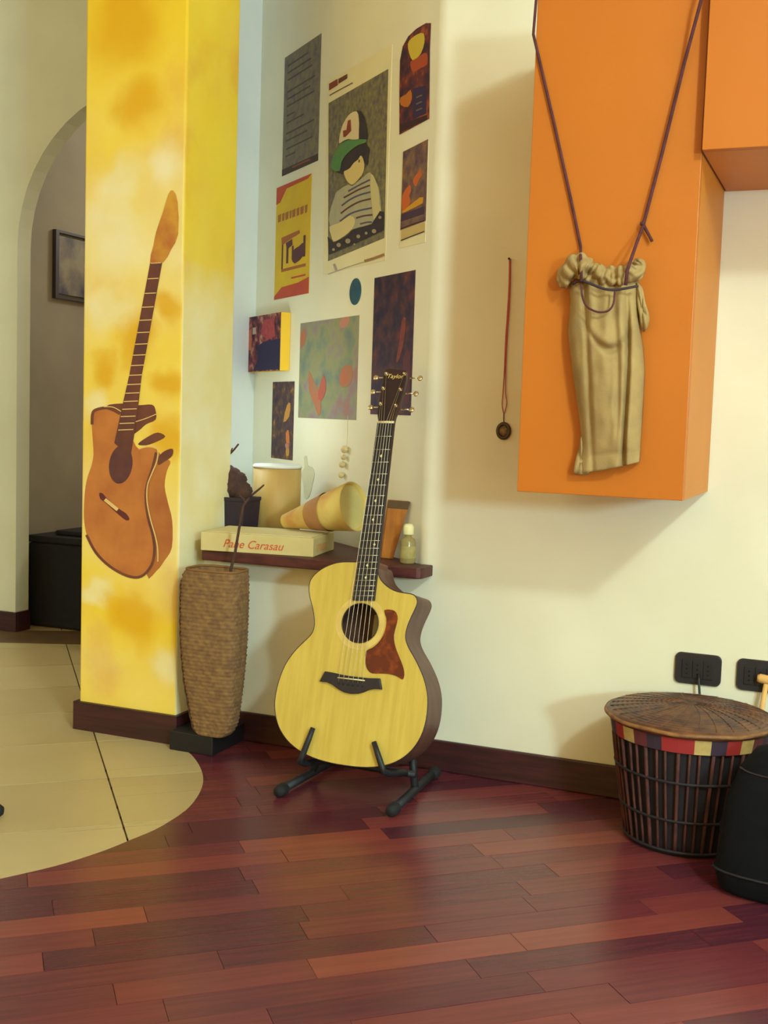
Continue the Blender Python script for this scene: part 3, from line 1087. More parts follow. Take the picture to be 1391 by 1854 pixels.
# yellow poster
e = sheet('concert_flyer', 'yellow and red poster with a small dark drawing, left edge of the niche wall', 'poster', [(502, 339), (565, 316), (560, 530), (497, 544)], ink('yellow', (224, 188, 44), (216, 176, 50), scale=12))
RDI = ink('redp', (196, 84, 52), (186, 76, 60), scale=20)
BRI = ink('brp', (168, 108, 52))
PUI = ink('pup', (96, 56, 64))
rel(e, [(0, 0), (1, 0), (0.9, 0.03), (0.3, 0.04), (0.12, 0.14), (0, 0.15)], 1, 'printed_corner', RDI)
rel(e, [(0, 1), (0, 0.97), (0.22, 0.90), (0.7, 0.89), (1, 0.86), (1, 1)], 1, 'printed_corner', RDI)
xs = 0.06
for wd in (0.12, 0.09, 0.12, 0.07, 0.12, 0.1, 0.12, 0.09):
    rel(e, [(xs, 0.25), (xs + wd * 0.8, 0.245), (xs + wd * 0.75, 0.31), (xs + 0.01, 0.315)], 1, 'printed_letter', BRI)
    xs += wd + 0.005
for a, b, c_, d_ in ((0.2, 0.52, 0.24, 0.74), (0.34, 0.55, 0.40, 0.70), (0.5, 0.56, 0.55, 0.68), (0.82, 0.50, 0.88, 0.68)):
    rel(e, rect(a, b, c_, d_), 1, 'printed_post', PUI)
rel(e, [(0.18, 0.46), (0.7, 0.44), (0.72, 0.47), (0.5, 0.49), (0.2, 0.53)], 1, 'printed_roof', ink('rf', (172, 100, 56)))
rel(e, [(0.55, 0.60), (0.7, 0.58), (0.85, 0.56), (0.86, 0.66), (0.6, 0.72), (0.5, 0.66)], 2, 'printed_figure', PUI, 2)
rel(e, [(0.32, 0.52), (0.5, 0.5), (0.52, 0.55), (0.36, 0.58)], 2, 'printed_figure', PUI)
rel(e, rect(0.2, 0.74, 0.9, 0.765), 1, 'printed_ground', ink('rf', (172, 100, 56)))
rel(e, rect(0.5, 0.83, 0.9, 0.845), 1, 'printed_line', RDI)
# arched dark poster upper right
e = thing('arched_poster', 'dark red poster with rounded top and pale figure, top right of the niche', 'poster', NP(0.14, 1.73, 0), 'papers and pictures on the slanted niche wall')
ppoly('paper', [(724, 244), (724, 160), (725, 110), (730, 84), (740, 66), (755, 52), (772, 42), (781, 42), (779, 90), (778, 215)], 0, multi('maroon', [(0.3, (44, 30, 62)), (0.42, (66, 36, 54)), (0.55, (104, 44, 52)), (0.66, (160, 80, 44))], 24), e)
T5 = lambda x, y: (710 + x / 8.425, 30 + y / 8.427)
ppoly('printed_face', [T5(*p) for p in ((250, 420), (300, 340), (400, 270), (490, 260), (500, 400), (450, 560), (380, 640), (320, 670), (270, 560))], 1, ink('pale', (206, 180, 66)), e, 2)
ppoly('printed_robe', [T5(*p) for p in ((290, 690), (380, 640), (460, 580), (540, 560), (545, 730), (440, 790), (340, 850), (300, 800))], 1, ink('robe', (168, 74, 44)), e, 2)
ppoly('printed_glow', [T5(*p) for p in ((135, 1240), (220, 1190), (290, 1120), (310, 1250), (250, 1380), (140, 1350))], 1, ink('glow', (186, 108, 44)), e, 2)
ppoly('printed_shade', [T5(*p) for p in ((330, 1100), (520, 1050), (530, 1480), (330, 1560))], 1, ink('navy', (54, 38, 76)), e)
for y in (1240, 1340, 1440):
    pstroke('printed_line', [T5(380, y), T5(430, y - 25), T5(470, y - 40)], 1.2, 2, ink('olive', (110, 96, 78)), e)
ppoly('printed_band', [T5(*p) for p in ((130, 1650), (540, 1500), (545, 1570), (130, 1770))], 1, ink('deep', (60, 34, 46)), e)
# lower right poster
e = sheet('orange_figures_poster', 'dark purple poster with orange figures and a pale caption strip', 'poster', [(729, 277), (776, 253), (772, 435), (725, 452)], PAPER)
T6 = lambda x, y: (710 + x / 8.425, 240 + y / 8.427)
ppoly('printed_background', [(731, 275), (776, 252), (772, 400), (726, 417)], 1, multi('mauve', [(0.3, (74, 54, 84)), (0.45, (108, 78, 78)), (0.58, (124, 98, 80)), (0.68, (178, 96, 56))], 30), e)
ppoly('printed_figure', [T6(*p) for p in ((240, 840), (290, 800), (300, 900), (270, 960), (290, 1060), (200, 1200), (160, 1150), (170, 960))], 2, ink('orange', (196, 98, 46)), e, 2)
ppoly('printed_figure', [T6(*p) for p in ((330, 720), (420, 600), (470, 640), (420, 720), (380, 820), (345, 790))], 2, ink('orange', (196, 98, 46)), e, 2)
ppoly('printed_ground', [T6(*p) for p in ((160, 1210), (300, 1100), (440, 990), (490, 990), (480, 1080), (330, 1160), (180, 1230))], 3, ink('gold', (206, 146, 40)), e)
ppoly('printed_shade', [T6(*p) for p in ((150, 1250), (500, 1130), (500, 1240), (140, 1360))], 2, ink('navy2', (70, 46, 72)), e)
pstroke('printed_line', [T6(145, 1470), T6(320, 1400), T6(505, 1345)], 1.0, 2, ink('deep', (60, 34, 46)), e)
ppoly('printed_caption', [T6(*p) for p in ((150, 1490), (505, 1365), (505, 1500), (145, 1640))], 2, ink('tan', (196, 172, 116)), e)
pstroke('printed_line', [T6(145, 1650), T6(320, 1580), T6(505, 1510)], 0.9, 3, ink('deep', (60, 34, 46)), e)
# blue disc
t_, z_ = npx(644, 528)
dsc = lathe('round_sticker', [(0.0, 0.0025), (0.037, 0.0025), (0.0395, 0.0015), (0.0395, 0.0001)], NP(t_, z_, 0), ink('teal', (40, 78, 108), (52, 92, 104), scale=30), sides=36, axis=tn)
tag(dsc, 'small round blue-green disc stuck on the niche wall', 'disc')
# canvas with yellow sides
c = [npx(*p) for p in ((462, 578), (527, 565), (524, 671), (462, 675))]
t0, t1, z0, z1 = (c[0][0] + c[3][0]) / 2 - 0.02, (c[1][0] + c[2][0]) / 2, (c[2][1] + c[3][1]) / 2, (c[0][1] + c[1][1]) / 2
e = thing('framed_photo', 'small dark red photo block with yellow sides at the left of the niche wall', 'picture', NP((t0 + t1) / 2, z0), 'papers and pictures on the slanted niche wall')
prism('block', [NP(t0, z0, 0.001), NP(t1, z0, 0.001), NP(t1, z1, 0.001), NP(t0, z1, 0.001)], tn * 0.034, ink('blockside', (232, 186, 52)), e)
e['r'] = (t0, t1, z0, z1)
FD_ = 0.0355


def frel(pts, k, name, m):
    prism(name, [NP(t0 + (t1 - t0) * a, z1 + (z0 - z1) * b, FD_ + 0.0005 * k) for a, b in pts], -tn * 0.0004, m, e)


frel(rect(0, 0, 1, 1), 0, 'print', multi('pic', [(0.32, (36, 28, 52)), (0.45, (86, 40, 52)), (0.56, (140, 62, 62)), (0.66, (176, 136, 120))], 34))
frel([(0.3, 0.55), (0.5, 0.48), (1, 0.45), (1, 0.98), (0.2, 0.98), (0.35, 0.75)], 1, 'printed_shade', ink('navy3', (40, 32, 68)))
frel([(0.5, 0.08), (0.8, 0.1), (0.85, 0.4), (0.6, 0.46), (0.4, 0.3)], 1, 'printed_figure', ink('redpic', (178, 76, 62), (150, 52, 76), scale=50))
frel([(0.02, 0.25), (0.12, 0.2), (0.12, 0.6), (0.02, 0.6)], 1, 'printed_figure', ink('pinkpic', (186, 104, 76)))
frel([(0.15, 0.2), (0.25, 0.2), (0.25, 0.32), (0.15, 0.32)], 1, 'printed_figure', ink('palepic', (186, 160, 150)))
# abstract painting
e = sheet('abstract_painting', 'pale grey-green abstract painting with orange strokes on the niche wall', 'painting', [(545, 590), (650, 566), (647, 752), (540, 764)], multi('wash', [(0.28, (104, 114, 128)), (0.42, (126, 136, 116)), (0.52, (148, 146, 108)), (0.60, (144, 130, 134)), (0.70, (172, 106, 82))], 11, 8))
ORI = ink('ors', (184, 104, 72), (164, 120, 92), scale=30)
PIN = ink('pins', (190, 130, 112))
GRN = ink('grs', (128, 158, 124))
BLU = ink('bls', (132, 142, 158))
rel(e, [(0.02, 0.1), (0.08, 0.06), (0.12, 0.14), (0.08, 0.24), (0.02, 0.24)], 1, 'painted_patch', ORI, 2)
rel(e, [(0.18, 0.5), (0.28, 0.62), (0.38, 0.72), (0.42, 0.9), (0.38, 0.98), (0.3, 0.86), (0.2, 0.72)], 1, 'painted_patch', ORI, 2)
rel(e, [(0.45, 0.55), (0.5, 0.7), (0.42, 0.82), (0.36, 0.75)], 2, 'painted_patch', ink('ors2', (178, 92, 78)), 2)
rel(e, [(0.75, 0.5), (0.9, 0.47), (0.93, 0.6), (0.85, 0.68), (0.72, 0.66)], 1, 'painted_patch', ORI, 2)
rel(e, [(0.7, 0.02), (0.85, 0.0), (0.83, 0.08), (0.72, 0.1)], 1, 'painted_patch', PIN, 2)
# large dark photo behind the guitar head
e = sheet('dark_photo_print', 'large dark purple photo print behind the guitar headstock', 'photo', [(678, 504), (755, 488), (742, 750), (672, 752)], multi('nightp', [(0.3, (36, 28, 60)), (0.45, (58, 38, 62)), (0.6, (84, 48, 58)), (0.75, (120, 60, 50))], 26))
rel(e, [(0.72, 0.34), (0.82, 0.32), (0.80, 0.46), (0.70, 0.60), (0.62, 0.62), (0.68, 0.48)], 1, 'printed_streak', ink('streak', (140, 62, 58), (112, 58, 52)), 2)
rel(e, [(0.78, 0.6), (0.95, 0.56), (0.96, 0.9), (0.84, 0.88)], 1, 'printed_streak', ink('streak2', (92, 46, 54)), 2)
# small tall photo
e = sheet('small_photo', 'narrow dark photo with orange lights above the cardboard tube', 'photo', [(496, 692), (534, 690), (530, 832), (490, 830)], multi('smallp', [(0.3, (56, 44, 66)), (0.5, (84, 60, 62)), (0.62, (112, 82, 60)), (0.72, (180, 124, 64))], 36))
rel(e, [(0.7, 0.3), (0.85, 0.28), (0.8, 0.45), (0.55, 0.52)], 1, 'printed_streak', ink('sm1', (196, 140, 66)), 2)
rel(e, [(0.68, 0.66), (0.8, 0.62), (0.85, 0.78), (0.72, 0.8)], 1, 'printed_streak', ink('sm2', (204, 120, 60)), 2)
rel(e, [(0.7, 0.86), (0.82, 0.84), (0.84, 0.94), (0.72, 0.95)], 1, 'printed_streak', ink('sm1', (196, 140, 66)), 2)
rel(e, [(0.66, 0.8), (0.82, 0.78), (0.8, 0.85), (0.7, 0.86)], 1, 'printed_streak', ink('sm3', (190, 130, 120)), 2)
# pale cut-out and hanging charm, barely darker than the wall
PALE = mat('pale_paper', (206, 200, 176), (214, 206, 170), rough=0.8, scale=30)
e = thing('paper_cutout', 'small pale paper cut-out on the niche wall right of the cardboard tube', 'paper', NP(*npx(560, 900)), None)
ppoly('paper', [(551, 828), (556, 826), (558, 842), (566, 846), (570, 858), (566, 878), (560, 900), (552, 902), (550, 880), (546, 858), (552, 846)], 0, PALE, e, 2)
e = thing('hanging_charm', 'pale charm hanging on a thread on the niche wall left of the guitar neck', 'ornament', NP(*npx(630, 872)), None)
cp = [NP(*npx(x, y), 0.006) for x, y in ((633, 752), (633, 775), (632, 800), (630, 815))]
tube('thread', cp, 0.0008, mat('thread', (198, 180, 90), rough=0.9), e, sides=5)
for x, y, r in ((630, 814, 0.012), (628, 828, 0.009), (626, 841, 0.011), (624, 860, 0.010)):
    c_ = NP(*npx(x, y), 0.011)
    lathe('bead', [(0, -r), (r * 0.7, -r * 0.7), (r, 0), (r * 0.7, r * 0.7), (0, r)], c_, mat('bead_pale', (216, 196, 140), (206, 190, 150), rough=0.6), e, sides=12)

# ------------------------------------------------------------------ things on the shelf
CARD = mat('carton', (214, 198, 140), (204, 186, 126), rough=0.8, scale=8)
CARDTOP = mat('carton_top', (222, 208, 156), rough=0.8)
bz = SZ1 + 0.0005
b0 = on(363, 996, 2, bz)
b1 = on(567, 1009, 2, bz)
b2 = on(611, 994, 2, bz)
ux = (b1 - b0).normalized()
dep = Vector((-ux.y, ux.x, 0))
dl = 0.20
BHH = 0.052
bx_ = thing('bread_carton', 'flat pale cardboard carton with red script lettering on the niche shelf', 'box', (b0 + b1) / 2 + dep * dl / 2)
prism('carton', [b0, b1, b1 + dep * dl, b0 + dep * dl], (0, 0, BHH), CARD, bx_, bevel=0.002)
lid0 = [b0 + dep * 0.012 + ux * 0.01, b1 + dep * 0.012 - ux * 0.01, b1 + dep * (dl - 0.01) - ux * 0.01, b0 + dep * (dl - 0.01) + ux * 0.01]
prism('lid_flap', [p + Vector((0, 0, BHH + 0.0003)) for p in lid0], (0, 0, 0.0015), CARDTOP, bx_)
RED = mat('red_print', (204, 84, 48), rough=0.7)
wl = (b1 - b0).length
text('lettering', 'Pane Carasau', 0.0325, b0 + ux * (wl * 0.20) - dep * 0.0006 + Vector((0, 0, 0.013)), ux, (0, 0, 1), RED, bx_, shear=0.35)
sd0 = b1 + dep * 0.03 + ux * 0.0008
prism('side_print', [sd0 + Vector((0, 0, 0.012)), sd0 + dep * 0.09 + Vector((0, 0, 0.012)), sd0 + dep * 0.09 + Vector((0, 0, 0.03)), sd0 + Vector((0, 0, 0.032))], ux * 0.0004, mat('side_print', (206, 150, 92), (210, 170, 110), rough=0.8, scale=40), bx_)

# cardboard tube with a white lid
tp = on(500, 952, 2, bz)
ty = 0.29
tp = on(500, 952, 1, ty)
sc = (tp - CAM).dot(fw) / F
rt_ = 43 * sc
ht = on(500, 846, 1, ty).z - bz
can = thing('cardboard_tube', 'golden cardboard canister with a white lid standing on the niche shelf', 'canister', (tp.x, tp.y, bz))
lathe('tube', [(rt_, 0), (rt_, ht)], (tp.x, tp.y, bz), mat('tube_card', (204, 172, 100), (186, 150, 84), rough=0.6, scale=4, stretch=(3, 3, 0.4)), can, sides=40)
lathe('lid', [(rt_ + 0.002, ht - 0.001), (rt_ + 0.002, ht + 0.006), (rt_ - 0.003, ht + 0.010), (0, ht + 0.010)], (tp.x, tp.y, bz), mat('lid_white', (226, 226, 222), rough=0.5), can, sides=40)

# dark pot with dried plant, half hidden by the pillar
pp = on(430, 945, 1, 0.16)
sc = (pp - CAM).dot(fw) / F
DPOT = mat('dark_pot', (44, 30, 50), (34, 24, 40), rough=0.6, scale=20)
DRY = mat('dried_bulb', (86, 58, 40), (62, 40, 44), rough=0.9, scale=30, bump=0.5)
TWIG = mat('twig', (86, 58, 42), (66, 44, 38), rough=0.9, scale=40)
pt = thing('dried_plant_pot', 'dark square pot with a dried brown plant beside the pillar on the niche shelf', 'plant pot', (pp.x, pp.y, bz))
hw = 30 * sc
zt = on(430, 899, 1, 0.16).z
rings = []
for k, z in ((0.86, bz), (1.0, zt - 0.012), (1.04, zt - 0.01), (1.04, zt), (0.9, zt), (0.9, zt - 0.01)):
    q = hw * k
    rings.append([Vector((pp.x + a * q, pp.y + b * q, z)) for a, b in ((-1, -1), (1, -1), (1, 1), (-1, 1))])
loft('pot', rings, DPOT, pt, smooth=False, bevel=0.002)
for dx, dz, r in ((-20, 18, 21), (-4, 20, 20), (8, 12, 17), (-14, 40, 18), (0, 36, 14), (-22, 52, 12)):
    c_ = Vector((pp.x + dx * sc, pp.y, zt + dz * sc * 0.85))
    r *= sc
    vs, fs = [], []
    prof = [(r * math.sin(t), -r * 1.05 * math.cos(t)) for t in [k * math.pi / 8 for k in range(9)]]
    rings = []
    for rr, z in prof:
        rings.append([c_ + Vector(((rr + 0.002) * (1 + 0.12 * math.sin(5 * a + z * 300)) * math.cos(a), (rr + 0.002) * (1 + 0.12 * math.sin(5 * a + z * 300)) * math.sin(a), z)) for a in [q * math.pi / 7 for q in range(14)]])
    loft('dried_bulb', rings, DRY, pt)
tb = Vector((pp.x - 14 * sc, pp.y, zt + 40 * sc))
for pts in (((412, 860), (409, 838), (412, 826), (418, 818), (421, 811)), ((416, 822), (424, 814), (432, 804))):
    tube('dry_twig', [on(x, y, 1, 0.16) for x, y in pts], [0.0035, 0.003, 0.0028, 0.0024, 0.0018][:len(pts)], TWIG, pt, sides=6)

# rolled paper / cone lying behind the carton, wide end to the right
CONE = mat('rolled_paper', (214, 188, 104), (200, 150, 84), rough=0.75, scale=12, lo=0.42, hi=0.66)
cb = on(642, 917, 1, 0.05)
scb = (cb - CAM).dot(fw) / F
R1 = 46 * scb
R0 = 0.020
ctop = bz + BHH + 0.0022
cb.z = max(cb.z, ctop + R1 + 0.001)
ca = on(516, 946, 1, 0.10)
ca.z = ctop + R0 + 0.003
co = thing('paper_roll', 'beige paper cone lying on its side on the shelf behind the carton', 'paper roll', (cb.x, cb.y, ctop))
ax = (cb - ca)
axn = ax.normalized()
lathe('cone', [(R0, 0), (R1 * 0.62, ax.length * 0.45), (R1, ax.length), (R1 * 0.96, ax.length + 0.002), (R1 * 0.90, ax.length - 0.012), (R1 * 0.55, ax.length * 0.42)], ca, CONE, co, sides=36, axis=axn, cap=False)
lathe('inner_disc', [(0, ax.length - 0.014), (R1 * 0.9, ax.length - 0.013)], ca, mat('roll_inside', (206, 192, 120), (186, 172, 110), rough=0.8, scale=10), co, sides=36, axis=axn, cap=False)
lathe('print_band', [(R1 * 0.58 + 0.0012, ax.length * 0.40), (R1 * 0.78 + 0.0012, ax.length * 0.64)], ca, mat('roll_band', (186, 136, 78), (166, 118, 78), rough=0.8, scale=20), co, sides=36, axis=axn, cap=False)

# wooden wedge leaning in the niche behind the neck
WED = mat('wedge_wood', (190, 120, 44), (150, 92, 40), rough=0.6, scale=7, stretch=(6, 6, 1))
yw = 0.045
wq = [on(x, y, 1, yw) for x, y in ((704, 905), (743, 908), (712, 1012), (690, 1010))]
lowz = min(p.z for p in wq)
wq = [Vector((p.x, p.y - 0.0, p.z - lowz + bz)) for p in wq]
we = thing('wooden_wedge', 'tapered orange-brown wood block standing on the shelf behind the guitar neck', 'wood block', (wq[3] + wq[2]) / 2)
prism('block', wq, (-0.012, 0.02, 0), WED, we, bevel=0.002)
tp_ = [wq[0] + Vector((0, -0.0008, 0)), wq[1] + Vector((0, -0.0008, 0)), wq[1] + Vector((-0.006, -0.0008, -0.022)), wq[0] + Vector((-0.004, -0.0008, -0.022))]
prism('dark_end', tp_, (0, 0.0006, 0), mat('wedge_dark', (92, 70, 44), rough=0.7), we)

# small bottle with a white cap
bt = on(738, 1018, 1, -0.012)
sc = (bt - CAM).dot(fw) / F
bo = thing('small_bottle', 'small clear bottle with a round white cap at the right end of the shelf', 'bottle', (bt.x, bt.y, bz))
rb = 14 * sc
lathe('bottle', [(0, 0), (rb * 0.95, 0.0), (rb, 0.004), (rb, 38 * sc), (rb * 0.85, 44 * sc), (rb * 0.45, 48 * sc), (rb * 0.45, 53 * sc)], (bt.x, bt.y, bz), mat('bottle_plastic', (156, 140, 86), (140, 124, 78), rough=0.2, scale=9), bo, sides=24)
lathe('label', [(rb + 0.0006, 10 * sc), (rb + 0.0006, 32 * sc)], (bt.x, bt.y, bz), mat('bottle_label', (176, 160, 96), (150, 136, 80), rough=0.7, scale=40), bo, sides=24, cap=False)
lathe('cap', [(rb * 0.62, 52 * sc), (rb * 0.68, 54 * sc), (rb * 0.68, 66 * sc), (rb * 0.5, 71 * sc), (0, 72 * sc)], (bt.x, bt.y, bz), mat('cap_white', (236, 226, 170), rough=0.5), bo, sides=24)

# ------------------------------------------------------------------ woven floor vase
WEAVE = mat('rattan', (140, 106, 64), (112, 82, 54), rough=0.85, scale=60, bump=0.2)
vy = -0.165
v_top = on(380, 1035, 1, vy + 0.0)
zt = v_top.z
PLH = 0.034


def vx(px, py):
    return on(px, py, 1, vy - 0.03)


prof = []
for y, l, r in ((1034, 336, 431), (1042, 330, 432.5), (1060, 327, 433), (1100, 326, 432.5), (1150, 326, 430.5), (1200, 328, 428), (1240, 331, 425), (1280, 337, 421), (1310, 342, 417), (1326, 346, 410), (1334, 352, 402)):
    a, b = vx(l, y), vx(r, y)
    prof.append((a.x, b.x, (a.z + b.z) / 2))
zb = prof[-1][2]
va = thing('rattan_vase', 'tall tapering woven rattan vase beside the yellow pillar', 'vase', ((prof[-1][0] + prof[-1][1]) / 2, vy, zb))


def profat(z):
    for i in range(len(prof) - 1):
        if prof[i][2] >= z >= prof[i + 1][2]:
            t = (prof[i][2] - z) / (prof[i][2] - prof[i + 1][2])
            return prof[i][0] + (prof[i + 1][0] - prof[i][0]) * t, prof[i][1] + (prof[i + 1][1] - prof[i][1]) * t
    return prof[-1][:2] if z < zb else prof[0][:2]


rings = []
rows = 42
sub = 4
ztop = prof[0][2]
for i in range(rows * sub + 1):
    z = zb + (ztop - zb) * i / (rows * sub)
    l, r = profat(z)
    cx = (l + r) / 2
    hwid = (r - l) / 2
    hdep = 0.055 * (0.55 + 0.45 * min(1, (z - zb) / 0.25))
    ring = []
    row = i // sub
    ph = (i % sub) / sub
    for s in range(96):
        a = 2 * math.pi * s / 96
        ca_, sa_ = math.cos(a), math.sin(a)
        k = (abs(ca_) ** 4 + abs(sa_) ** 4) ** -0.25
        bumpv = 0.0016 * math.sin(math.pi * ph) * (1.0 + 0.9 * math.sin(a * 24 + (row % 2) * math.pi)) - 0.0008
        ring.append(Vector((cx + (hwid - 0.002 + bumpv) * k * ca_, vy + (hdep + bumpv) * k * sa_, z)))
    rings.append(ring)
inner = []
for z in (ztop - 0.003, ztop - 0.06):
    l, r = profat(z)
    cx, hwid = (l + r) / 2, (r - l) / 2 - 0.008
    inner.append([Vector((cx + hwid * (abs(math.cos(a)) ** 4 + abs(math.sin(a)) ** 4) ** -0.25 * math.cos(a), vy + 0.047 * (abs(math.cos(a)) ** 4 + abs(math.sin(a)) ** 4) ** -0.25 * math.sin(a), z)) for a in [2 * math.pi * s / 96 for s in range(96)]])
loft('woven_body', rings + inner, WEAVE, va, smooth=True)
tube('rim', [r_ + Vector((0, 0, 0.002)) for r_ in rings[-1][::3]], 0.0035, mat('rattan_rim', (132, 92, 50), rough=0.8), va, sides=8, closed=True)
DKR = mat('rattan_dark', (76, 46, 40), rough=0.8)
tube('edge_cane', [rings[i][54] + Vector((-0.002, -0.004, 0)) for i in range(0, rows * sub - 6, 6)], 0.0042, DKR, va, sides=8)
pl = box('vase_plinth', (-1.744, vy - 0.026, 0.0), (-1.605, -0.016, zb - 0.0004), mat('plinth_black', (12, 10, 15), (14, 12, 18), rough=0.6), bevel=0.003)
tag(pl, 'low black plinth under the rattan vase', 'plinth')
tw = thing('branch', 'dark forked twig sticking up out of the rattan vase', 'twig', on(412, 1040, 1, vy))
main = [(416, 1056), (418, 1030), (425, 1005), (430, 975), (436, 940), (441, 915), (452, 900)]
tube('stem', [on(x, y, 1, vy) for x, y in main], [0.0042, 0.0042, 0.004, 0.0038, 0.0036, 0.0034, 0.003], TWIG, tw, sides=7)
tube('side_shoot', [on(x, y, 1, vy) for x, y in ((451, 901), (460, 893), (470, 885), (478, 878))], [0.003, 0.003, 0.0028, 0.0022], TWIG, tw, sides=7)
tube('side_shoot', [on(x, y, 1, vy) for x, y in ((444, 911), (440, 902), (433, 896))], [0.0028, 0.0024, 0.0018], TWIG, tw, sides=7)

# ------------------------------------------------------------------ orange wall cabinets
ORG = mat('orange_laminate', (194, 108, 20), (188, 103, 18), rough=0.5, scale=3)
ORG2 = mat('orange_lit_side', (206, 128, 28), (200, 122, 26), rough=0.5, scale=3)  # same laminate coloured lighter and yellower for the more brightly lit sides
GAPM = mat('shadow_gap_board', (96, 40, 34), rough=0.7)
C_X0, C_X1, C_Y, C_Z0, C_Z1 = -0.708, -0.347, -0.41, 0.791, 1.875
cb_ = thing('tall_wall_cabinet', 'tall orange wall cabinet with a cloth bag hanging before it', 'cabinet', ((C_X0 + C_X1) / 2, -0.2, C_Z0))
box('body', (C_X0, C_Y + 0.02, C_Z0), (C_X1, -0.001, C_Z1), ORG2, cb_, bevel=0.0015)
box('door', (C_X0, C_Y, C_Z0), (C_X1, C_Y + 0.019, C_Z1), ORG, cb_, bevel=0.0015)
U_Z0 = 1.505
cu_ = thing('upper_wall_cabinet', 'orange wall cabinet unit running off the right edge of the photo', 'cabinet', (0.2, -0.2, U_Z0))
box('body', (C_X1 + 0.004, -0.42, U_Z0), (0.75, -0.001, C_Z1), ORG2, cu_, bevel=0.0015)
box('door', (C_X1 + 0.004, -0.44, U_Z0), (0.75, -0.4205, C_Z1), ORG, cu_, bevel=0.0015)
box('joint_strip', (C_X1 + 0.0005, -0.425, U_Z0 + 0.002), (C_X1 + 0.0035, -0.002, C_Z1), GAPM, cu_)

# ------------------------------------------------------------------ cloth bag on cords
CORD = mat('cord_brown', (92, 44, 52), (76, 36, 40), rough=0.9, scale=60)
CLOTH = mat('bag_cloth', (172, 145, 92), (156, 130, 84), rough=0.9, scale=20, bump=0.15, bscale=200)
bagY = -0.43
K1 = lambda x, y, d=0.0: on(990 + x / 3.863, 400 + y / 3.863, 1, bagY - d)
bag = thing('cloth_bag', 'beige gathered cloth bag hanging by cords on the orange cabinet', 'bag', K1(420, 1770))
left = [(470, 160), (560, 168), (650, 160), (780, 150), (900, 163), (1100, 188), (1250, 210), (1400, 232), (1500, 242), (1600, 240), (1690, 232), (1740, 228), (1760, 232)]
right = [(470, 640), (560, 640), (650, 645), (780, 655), (900, 672), (1050, 682), (1250, 672), (1400, 664), (1500, 658), (1600, 652), (1700, 648), (1770, 644)]


def lerp(tab, y):
    for i in range(len(tab) - 1):
        if tab[i][0] <= y <= tab[i + 1][0]:
            t = (y - tab[i][0]) / (tab[i + 1][0] - tab[i][0])
            return tab[i][1] + (tab[i + 1][1] - tab[i][1]) * t
    return tab[-1][1] if y > tab[-1][0] else tab[0][1]


def g1(x, c_, w_):
    return math.exp(-((x - c_) / w_) ** 2)


def hem(s_, t_):           # the hem rises to the right
    return -75.0 * max(0.0, (s_ + 1) / 2) ** 1.4 * max(0.0, (t_ - 0.75) / 0.25) ** 1.5


NV, NU = 90, 56
verts, faces = [], []
for i in range(NV + 1):
    y = 425 + (1762 - 425) * i / NV
    l, r = lerp(left, y), lerp(right, y)
    t = i / NV
    bul = 0.030 + 0.030 * math.sin(math.pi * min(1, t * 1.1)) ** 0.7
    bul *= 1 - 0.35 * max(0.0, (t - 0.8) / 0.2) ** 2
    for j in range(NU + 1):
        s = -1 + 2 * j / NU
        x = l + (r - l) * (s + 1) / 2
        d = bul * max(0.0, 1 - abs(s) ** 2.4) ** 0.6
        # vertical gathers near the draw cord, fading downwards
        d += 0.007 * math.sin(s * 13 + 1.2) * math.exp(-t * 5) * (1 - s * s)
        # swags under the cord loop
        cx0 = 400
        sag = 900 - 0.0060 * (x - 440) ** 2
        d -= 0.016 * g1(y, sag, 24) * g1(x, 430, 110)
        d += 0.008 * g1(y, sag - 60, 40) * g1(x, 430, 100)
        # long crease from the right shoulder to the hem, and a left one
        xc = 560 + 10 * math.sin(t * 5) - 30 * max(0, t - 0.45)
        d -= 0.024 * g1(x, xc, 15) * (1 if t > 0.28 else t / 0.28)
        d += 0.006 * g1(x, xc - 50, 34)
        xc2 = 262 + 60 * t
        d -= 0.015 * g1(x, xc2, 20) * (1 - 0.6 * t)
        xc3 = 470 + 30 * math.sin(3 * t)
        d -= 0.012 * g1(x, xc3, 22) * g1(t, 0.55, 0.3)
        d += 0.004 * noise.noise(Vector((x / 60, y / 160, 3.1)))
        d = max(d, 0.002)
        verts.append(K1(x, y + hem(s, t), d))
off = len(verts)
for i in range(NV + 1):
    y = 425 + (1762 - 425) * i / NV
    l, r = lerp(left, y), lerp(right, y)
    for j in range(NU + 1):
        p = K1(l + (r - l) * j / NU, y + hem(-1 + 2 * j / NU, i / NV))
        p.y = bagY + 0.012
        verts.append(p)
Wn = NU + 1
for i in range(NV):
    for j in range(NU):
        a = i * Wn + j
        faces.append((a, a + 1, a + 1 + Wn, a + Wn))
        faces.append((off + a, off + a + Wn, off + a + 1 + Wn, off + a + 1))
for i in range(NV):
    for j in (0, NU):
        a = i * Wn + j
        faces.append((a, a + Wn, off + a + Wn, off + a))
for j in range(NU):
    for i in (0, NV):
        a = i * Wn + j
        faces.append((a, a + 1, off + a + 1, off + a))
mk('sack', verts, faces, CLOTH, bag, smooth=True)


